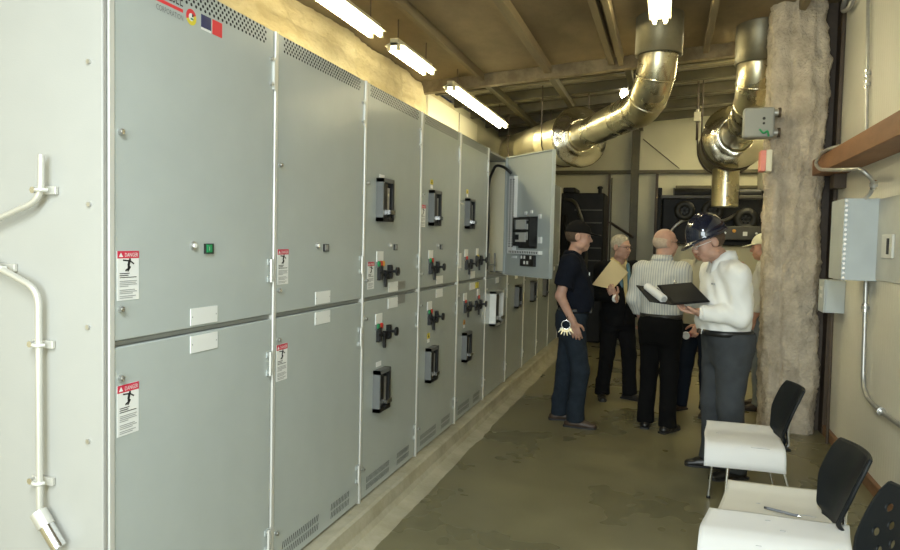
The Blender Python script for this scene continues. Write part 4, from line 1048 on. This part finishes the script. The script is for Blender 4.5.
# torso rows for a man of average build, z up the trunk
def trunk(z0,w=1.,b=0.,d=1.,y=0.):
    return [(z0,.168*w,(.122+.5*b)*d,.004+.5*b+y),(1.04,.174*w,(.130+.6*b)*d,.008+.55*b+y),(1.14,.178*w,(.134+.5*b)*d,.006+.4*b+y),(1.26,.186*w,.130*d+.2*b,-.002+.1*b+y),(1.35,.192*w,.118*d,-.010+y),(1.41,.168*w,.098*d,-.016+y),(1.455,.105*w,.078*d,-.02+y),(1.485,.066,.064,-.022+y)]
STD=lambda sp,dy=0.: [((-.085,0,.90),(-sp*.9,.015+dy,.49),(-sp,-.02+dy,.085)),((.085,0,.90),(sp*.9,.015-dy,.49),(sp,-.02-dy,.085))]

# ---- man in black cap and navy polo, hand by his pocket, seen from his right side
pz=person((-.765,6.12,0),math.radians(-84),1.005,'man in black cap and navy polo standing by the switchgear, keys at his hip'); sc=1.005
LG=STD(.11,-.07); H=head_frame((0,.035,1.625),4,-4)
ra=((.185,-.03,1.40),(.245,-.10,1.13),(.225,.015,.905)); la=((-.185,-.02,1.40),(-.24,-.08,1.13),(-.21,-.02,.91))
S=Solid(.0055); torso_skin(S); legs_skin(S,LG); S.cone((0,-.02,1.42),(0,.02,1.55),.060,.056,.03); add_head(S,H,1.,1.02)
for a in (ra,la): arm(S,*a)
hand(S,ra[2],(-.05,.28,-.96),(-1,0,0),(0,1,.3),.55); hand(S,la[2],(.1,.3,-.95),(1,0,0),(0,1,.3),.7)
S.build('body',SKB,pz,sc); face_bits(pz,H,sc)
shirt(NAVYC,pz,sc,trunk(.99,1.04,.03,1.08),[ra,la],.99,long=False,seed=2.,rs=(.080,.066,.05),amp=.005)
trousers(JEAN,pz,sc,LG,1.0,1.03,.02,1.04); belt(pz,sc,1.0,.174,.134,.01)
collar(pz,sc,NAVYC,1.475,.074,.070,-.008,.032,.4,.03)
for (hp,kn,an),t in zip(LG,(8,-10)): shoe(pz,sc,an,t,SHOEB)
r3=H.to_3x3(); T=lambda p: tuple(H@Vector(p))
S=Solid(.006); S.ell(T((0,-.012,.040)),(.087,.110,.104),.01,M=r3); S.half(tuple(r3@Vector((0,0,-1))),T((0,0,.036))); S.ell(T((0,.105,.034)),(.072,.088,.0085),.012,M=r3@Matrix.Rotation(-.16,3,'X')); S.build('cap',CAPB,pz,sc)
S=Solid(.006); S.ell(T((0,-.020,.022)),(.080,.100,.092),.01,M=r3); S.half(tuple(r3@Vector((0,1,.15))),T((0,.022,0))); S.half(tuple(r3@Vector((0,0,-1))),T((0,0,-.045))); S.half(tuple(r3@Vector((0,1,-.2))),T((0,-.005,-.02)),lo=tuple(np.array(T((0,0,0)))-.2),hi=tuple(np.array(T((0,0,0)))+.2)); S.build('hair',BRNH,pz,sc)
m=MB(); m.box(-.075*sc,-.052*sc,.126*sc,.134*sc,1.285*sc,1.31*sc,WHITE); m.box(.045*sc,.072*sc,.128*sc,.137*sc,1.30*sc,1.325*sc,WHITE); m.build('chest_badge',pz)
m=MB(); m.box(.05,.11,.135,.165,.985,1.07,BLACKP); m.build('radio_pouch',pz,bevel=.008)

# ring of keys hanging on that man's right hip
kx=Matrix.Translation((-.765,6.12,0))@Matrix.Rotation(math.radians(-84),4,'Z')
ko=empty('key_ring',kx@Vector((.285,-.045,.90)),math.radians(-84),label='ring of pale keys beside the right hand of the man in the black cap',cat='keys')
m=MB(); m.tube([(0,.036*math.cos(a),.036*math.sin(a)) for a in [2*PI*k/24 for k in range(25)]],.0042,CHROME,8,False); m.tube([(0,0,.036),(-.02,.01,.06),(-.05,.02,.085)],.004,STEELB,6); m.build('ring',ko)
BRASS=mat('pale_brass',(.62,.52,.30),.35,metal=.6)
for k in range(6):
    a=-PI/2+(k-2.5)*.30; m=MB(); c=Vector((.004*(k%2),.040*math.cos(a),.040*math.sin(a))); d=Vector((0,math.cos(a),math.sin(a)))
    m.cyl(c+d*.012-Vector((.0015,0,0)),c+d*.012+Vector((.0015,0,0)),.0135,BRASS if k%2 else WALLW,14); n_=d.cross(Vector((1,0,0)))*.005
    q=[c+d*.02-n_,c+d*.02+n_,c+d*.052+n_*.6,c+d*.052-n_*.6]; w_=Vector((.0012,0,0)); m.ring_loft([[v-w_ for v in q],[v+w_ for v in q]],BRASS if k%2 else WALLW,False); m.build('key',ko)

# ---- grey-haired man in a dark suit with glasses, holding a folder
P0=(-.46,7.27,0); RZ=math.radians(-146); sc=.955
pz=person(P0,RZ,sc,'grey-haired man with glasses in a black suit and blue scarf, holding a manila folder'); pz['brow']='grey'
LG=[((-.085,0,.90),(-.13,.05,.49),(-.16,.04,.085)),((.085,0,.90),(.10,.0,.49),(.12,-.05,.085))]; H=head_frame((0,.04,1.62),26,-6)
ra=((.185,-.02,1.39),(.25,.02,1.12),(.175,.245,1.105)); la=((-.19,-.02,1.40),(-.26,-.06,1.13),(-.22,.10,.91))
S=Solid(.0055); torso_skin(S); legs_skin(S,LG); S.cone((0,-.02,1.42),(0,.025,1.55),.062,.058,.03); add_head(S,H,1.05,1.06)
for a in (ra,la): arm(S,*a)
hand(S,ra[2],(.45,.0,.85),(-.53,-.85,0),(-.8,.5,.3),.85,1.,.12); hand(S,la[2],(.05,.25,-.97),(1,0,0),(0,1,.2),.6)
S.build('body',SKB,pz,sc); face_bits(pz,H,sc); glasses(pz,H,sc,FRAME)
shirt(YSHIRT,pz,sc,[(z,w-.012,d-.012,y) for z,w,d,y in trunk(.99,1.02,.03)],[],.99,name='shirt')
def jacket_open(S):
    def f(P):
        x,y,z=P[...,0],P[...,1],P[...,2]; half=np.interp(z,[.85,1.10,1.30,1.46],[.004,.012,.045,.075]); return np.maximum(np.abs(x)-half,.03-y)
    S.fn(f,(-.12,.0,.82),(.12,.30,1.50),.01,'s')
pr_=[(.80,.186,.150,.0),(.90,.190,.150,.005)]+[(z,w+.010,d+.012,y) for z,w,d,y in trunk(.99,1.04,.035)]
shirt(SUIT,pz,sc,pr_,[ra,la],.80,name='suit_jacket',seed=5.,rs=(.080,.068,.052),extra=jacket_open,amp=.004)
trousers(SUIT,pz,sc,LG,1.0,1.02,.02,1.08)
collar(pz,sc,YSHIRT,1.475,.074,.070,-.006,.035,.3,.03)
for (hp,kn,an),t in zip(LG,(30,-25)): shoe(pz,sc,an,t,SHOEK)
m=MB()
for s in (-1,1):
    path=[(s*.066,-.045,1.485),(s*.078,.02,1.475),(s*.062,.085,1.43),(s*.050,.135,1.33),(s*.044,.160,1.18),(s*.040,.168,1.06)]
    rows=[[Vector(p)*sc+Vector((dx,dy,0)) for dx,dy in ((-.022,.0),(0,.008),(.022,.0),(0,-.006))] for p in path]
    m.ring_loft(rows,SILK,True)
m.build('blue_scarf',pz)
r3=H.to_3x3(); T=lambda p: tuple(H@Vector(p))
S=Solid(.006); S.amp=.002; S.ell(T((0,-.022,.038)),(.086,.106,.098),.01,M=r3); S.half(tuple(r3@Vector((0,1,-.55))),T((0,.052,.055))); S.half(tuple(r3@Vector((0,.55,-1))),T((0,-.02,-.045))); S.build('hair',GREYH,pz,sc)
cuff(pz,sc,ra[1],ra[2],.040,WSHIRT)
MANILA=mat('manila_card',(.66,.54,.30),.7,var=.03)
fo=empty('manila_folder',(-.535,7.03,1.27),0,label='pale manila folder held by the grey-haired man in black suit',cat='folder')
def pagequad(mb,c,thick,mt,nrm):
    nrm=Vector(nrm).normalized()*thick; mb.ring_loft([[Vector(p) for p in c],[Vector(p)+nrm for p in c]],mt,False)
o_=Vector((-.535,7.075,1.27))
FC=[Vector(p)-o_ for p in ((-.690,7.03,1.175),(-.515,7.10,1.425),(-.365,7.14,1.300),(-.500,7.07,1.135))]
m=MB(); pagequad(m,FC,.003,MANILA,(-.25,-1,.0)); m.build('front_cover',fo)
m=MB(); pagequad(m,[p+Vector((.01,.012,.004)) for p in FC],.003,MANILA,(-.25,-1,0)); m.build('back_cover',fo)
m=MB(); pagequad(m,[p*.97+Vector((.004,.006,0)) for p in FC],.004,PAPER,(-.25,-1,0)); m.build('papers',fo)

# ---- bald man in a striped shirt, seen from behind
pz=person((-.03,6.22,0),math.radians(-16),.985,'balding man in pale striped shirt and black trousers seen from behind'); sc=.985; pz['brow']='grey'
LG=STD(.105,.03); H=head_frame((.012,.03,1.622),-46,-4)
ra=((.175,-.02,1.385),(.215,-.03,1.13),(.10,.20,1.06)); la=((-.175,-.02,1.385),(-.235,-.035,1.13),(-.19,.11,.92))
S=Solid(.0055); torso_skin(S); legs_skin(S,LG); S.cone((0,-.02,1.42),(0,.015,1.55),.064,.060,.03); add_head(S,H,1.05,1.06)
for a in (ra,la): arm(S,*a)
hand(S,ra[2],(-.8,.5,.1),(0,.2,-1),(0,1,0),.5); hand(S,la[2],(.15,.35,-.92),(1,0,0),(0,1,.2),.5)
S.build('body',SKB,pz,sc); face_bits(pz,H,sc); glasses(pz,H,sc,FRAME)
shirt(STRIPE,pz,sc,trunk(.985,1.02,.03,1.05),[ra,la],.985,seed=3.,rs=(.074,.064,.050),amp=.006)
trousers(BLKT,pz,sc,LG,1.0,1.0,.03,1.04); belt(pz,sc,.995,.172,.142,.012)
collar(pz,sc,STRIPE,1.477,.076,.072,-.010,.042,.3,.02)
for (hp,kn,an),t in zip(LG,(15,-15)): shoe(pz,sc,an,t,SHOEK)
r3=H.to_3x3(); T=lambda p: tuple(H@Vector(p))
S=Solid(.006); S.ell(T((0,-.018,.010)),(.084,.102,.075),.01,M=r3); S.half(tuple(r3@Vector((0,1,0))),T((0,.015,0))); S.half(tuple(r3@Vector((0,0,1))),T((0,0,.040))); S.half(tuple(r3@Vector((0,.4,-1))),T((0,-.05,-.055))); S.build('hair_fringe',WHTH,pz,sc)

# ---- man in grey jacket, mostly hidden between the bald man and the hard-hat man
P0=(.33,6.98,0); RZ=math.radians(142); sc=.985
pz=person(P0,RZ,sc,'man in grey-beige jacket mostly hidden behind the hard-hat man, holding a small red light')
LG=[((-.085,0,.90),(-.10,.02,.49),(-.11,.0,.085)),((.085,0,.90),(.13,.03,.49),(.17,.05,.085))]; H=head_frame((0,.03,1.60),0,-8)
ra=((.195,-.02,1.39),(.235,-.03,1.12),(.17,.14,.93)); la=((-.195,-.02,1.39),(-.215,.09,1.10),(-.140,.225,.875))
S=Solid(.006); torso_skin(S); legs_skin(S,LG); S.cone((0,-.02,1.42),(0,.02,1.55),.060,.056,.03); add_head(S,H)
for a in (ra,la): arm(S,*a)
hand(S,la[2],(.1,.55,-.75),(.75,-.1,-.5),(.3,.9,.4),1.15); hand(S,ra[2],(-.1,.5,-.9),(-1,0,0),(0,1,.2),.6)
S.build('body',SKA,pz,sc); face_bits(pz,H,sc)
pr_=[(.86,.182,.140,.0)]+[(z,w+.008,d+.008,y) for z,w,d,y in trunk(.99,1.05,.02)]
shirt(GRYS,pz,sc,pr_,[ra,la],.86,name='jacket',seed=7.,rs=(.080,.068,.050),amp=.004)
trousers(JEAN2,pz,sc,LG,1.0,1.03,.02,1.05); collar(pz,sc,GRYS,1.475,.080,.076,-.010,.05,.4,.03)
for (hp,kn,an),t in zip(LG,(18,-5)): shoe(pz,sc,an,t,SHOEB)
S=Solid(.006); S.ell(tuple(H@Vector((0,-.02,.035))),(.084,.104,.096),.01,M=H.to_3x3()); S.half(tuple(H.to_3x3()@Vector((0,1,-.5))),tuple(H@Vector((0,.055,.055)))); S.half(tuple(H.to_3x3()@Vector((0,.5,-1))),tuple(H@Vector((0,-.02,-.05)))); S.build('hair',BRNH,pz,sc)
kx=Matrix.Translation(P0)@Matrix.Rotation(RZ,4,'Z'); fw=kx@Vector(Vector((-.095,.285,.785))*sc)
fl=empty('flashlight',fw,0,label='small red flashlight with white lens held beside the hard-hat man\'s belt',cat='flashlight')
dd=(Vector((0,0,1.58))-fw); dd=Vector((dd.x*.2-.03,-.16,.0)).normalized()
m=MB(); m.lathe([(0,-.05),(.020,-.05),(.022,.03),(.030,.05),(.034,.075),(.034,.088)],(0,0,0),dd,mat('flashlight_red',(.30,.03,.02),.35),24); m.build('housing',fl)
m=MB(); m.lathe([(.034,.086),(.036,.090),(.028,.092),(.027,.088),(0,.089)],(0,0,0),dd,WHITE,24); m.build('lens',fl)

# ---- man in navy hard hat and white shirt reading from an open portfolio
P0=(.425,5.20,0); RZ=math.radians(112); sc=1.02
pz=person(P0,RZ,sc,'man in navy hard hat, white shirt and grey trousers reading an open black portfolio')
LG=[((-.085,0,.90),(-.115,.02,.49),(-.135,-.02,.085)),((.085,0,.90),(.095,.035,.49),(.105,.02,.085))]; H=head_frame((0,.165,1.575),-4,-24)
la=((-.18,.045,1.365),(-.215,.025,1.10),(-.145,.255,1.112)); ra=((.185,.035,1.365),(.25,.0,1.10),(.16,.21,1.175))
S=Solid(.0055); torso_skin(S); legs_skin(S,LG); S.cone((0,.03,1.41),(0,.125,1.52),.066,.060,.03); add_head(S,H,1.05,1.05)
for a in (ra,la): arm(S,*a)
hand(S,la[2],(.42,.90,.12),(-.3,0,1),(-.7,.5,.2),.42); hand(S,ra[2],(-.30,.92,.05),(-.3,0,1),(.8,.3,.2),.42)
S.build('body',SKB,pz,sc); face_bits(pz,H,sc); glasses(pz,H,sc,POST,'safety_glasses')
shirt(WSHIRT,pz,sc,[(z,w,d,y+.055*max(0,(z-1.1)/.35)) for z,w,d,y in trunk(.965,1.04,.05,1.08)],[ra,la],.965,seed=4.,rs=(.080,.074,.052),amp=.007,h=.0065)
trousers(GRYT,pz,sc,LG,.975,1.10,.05,1.16); belt(pz,sc,.972,.186,.164,.022)
collar(pz,sc,WSHIRT,1.475,.078,.074,.055,.045,.3,.05)
for a in (ra,la): cuff(pz,sc,a[1],a[2],.047,WSHIRT)
m=MB(); m.box(-.105*sc,-.080*sc,.155*sc,.170*sc,1.295*sc,1.305*sc,INKG); m.build('chest_emblem',pz)
m=MB(); m.tube([Vector(p)*sc for p in ((0,.125,1.42),(0,.150,1.33),(0,.172,1.22),(0,.182,1.10),(0,.182,1.0))],[.010]*5,WSHIRT,6); m.build('placket',pz)
for (hp,kn,an),t in zip(LG,(8,-14)): shoe(pz,sc,an,t,SHOEK)
r3=H.to_3x3(); T=lambda p: tuple(H@Vector(p))
S=Solid(.005); S.ell(T((0,-.008,.050)),(.112,.136,.150),.01,M=r3); 
S.ell(T((0,-.008,.056)),(.024,.137,.151),.012,M=r3)
for s in (-1,1): S.ell(T((s*.052,-.008,.053)),(.013,.124,.140),.010,M=r3)
S.half(tuple(r3@Vector((0,0,-1))),T((0,0,.040)))
S.ell(T((0,-.002,.042)),(.120,.144,.009),.012,M=r3); S.ell(T((0,.115,.034)),(.078,.075,.009),.012,M=r3@Matrix.Rotation(-.25,3,'X'))
S.build('hard_hat',HELM,pz,sc)
S=Solid(.006); S.ell(T((0,-.020,.018)),(.083,.103,.085),.01,M=r3); S.half(tuple(r3@Vector((0,1,0))),T((0,.010,0))); S.half(tuple(r3@Vector((0,.45,-1))),T((0,-.03,-.052))); S.half(tuple(r3@Vector((0,0,1))),T((0,0,.06))); S.build('hair',BRNH,pz,sc)
# open portfolio in his hands
kx=Matrix.Translation(P0)@Matrix.Rotation(RZ,4,'Z')
PB=mat('portfolio_black',(.006,.006,.007),.6,spec=.2,var=.1)
po=empty('open_portfolio',(P0[0]-.019,P0[1]-.008,0),RZ,label='open black portfolio with rolled white pages held by the hard-hat man',cat='portfolio')
def leaf(x0,x1,y0,y1,za,zb,tl,mt,name,th=.006,par=None):
    m=MB(); c=[Vector((x0,y0,za)),Vector((x1,y0,za+tl)),Vector((x1,y1,zb+tl)),Vector((x0,y1,zb))]; pagequad(m,c,th,mt,(0,-.3,1)); return m.build(name,par or po)
leaf(-.14,.16,.185,.435,1.205,1.180,.11,PB,'cover'); leaf(-.14,.13,.44,.60,1.180,1.200,.09,PB,'cover')
leaf(-.13,.15,.195,.425,1.214,1.191,.103,mat('dark_page',(.011,.011,.012),.7,spec=.2),'pad',.004)
m=MB(); m.tube([(-.13,.50,1.220),(-.03,.52,1.255),(.07,.54,1.290)],[.028,.029,.028],PAPER,20); m.build('rolled_pages',po)
m=MB(); m.tube([(-.138,.499,1.217),(-.129,.50,1.220)],[.018,.018],INKG,12); m.build('roll_core',po)
m=MB(); m.cyl((.14,.30,1.312),(.14,.32,1.310),.007,CHROME,8); m.tube(arc((.14,.31,1.318),.012,0,PI,(0,1,0),(0,0,1),8),.003,CHROME,6); m.build('clip',po)

# ---- man in white cap partly hidden by the column
pz=person((.915,7.40,0),math.radians(82),.985,'man in off-white cap and pale shirt half hidden behind the insulated column'); sc=.975
LG=STD(.11,.0); H=head_frame((0,.03,1.62),0,-6)
ra=((.19,-.02,1.40),(.25,-.06,1.13),(.20,.08,.93)); la=((-.19,-.02,1.40),(-.25,-.06,1.13),(-.21,.08,.93))
S=Solid(.006); torso_skin(S); legs_skin(S,LG); S.cone((0,-.02,1.42),(0,.015,1.55),.060,.056,.03); add_head(S,H)
for a in (ra,la): arm(S,*a)
hand(S,ra[2],(0,.3,-.95),(-1,0,0),(0,1,.2),.6); hand(S,la[2],(0,.3,-.95),(1,0,0),(0,1,.2),.6)
S.build('body',SKA,pz,sc); face_bits(pz,H,sc)
shirt(PSHIRT,pz,sc,trunk(.99,1.03,.02),[ra,la],.99,seed=6.,rs=(.076,.066,.050)); trousers(PALET,pz,sc,LG,1.0,1.04,.02,1.06); belt(pz,sc,.995,.174,.138,.012)
collar(pz,sc,PSHIRT,1.475,.074,.070,-.008)
for (hp,kn,an),t in zip(LG,(10,-10)): shoe(pz,sc,an,t,SHOEB)
r3=H.to_3x3(); T=lambda p: tuple(H@Vector(p))
S=Solid(.006); S.ell(T((0,-.012,.040)),(.087,.110,.104),.01,M=r3); S.half(tuple(r3@Vector((0,0,-1))),T((0,0,.036))); S.ell(T((0,.105,.034)),(.072,.088,.0085),.012,M=r3@Matrix.Rotation(-.16,3,'X')); S.build('cap',CAPW,pz,sc)
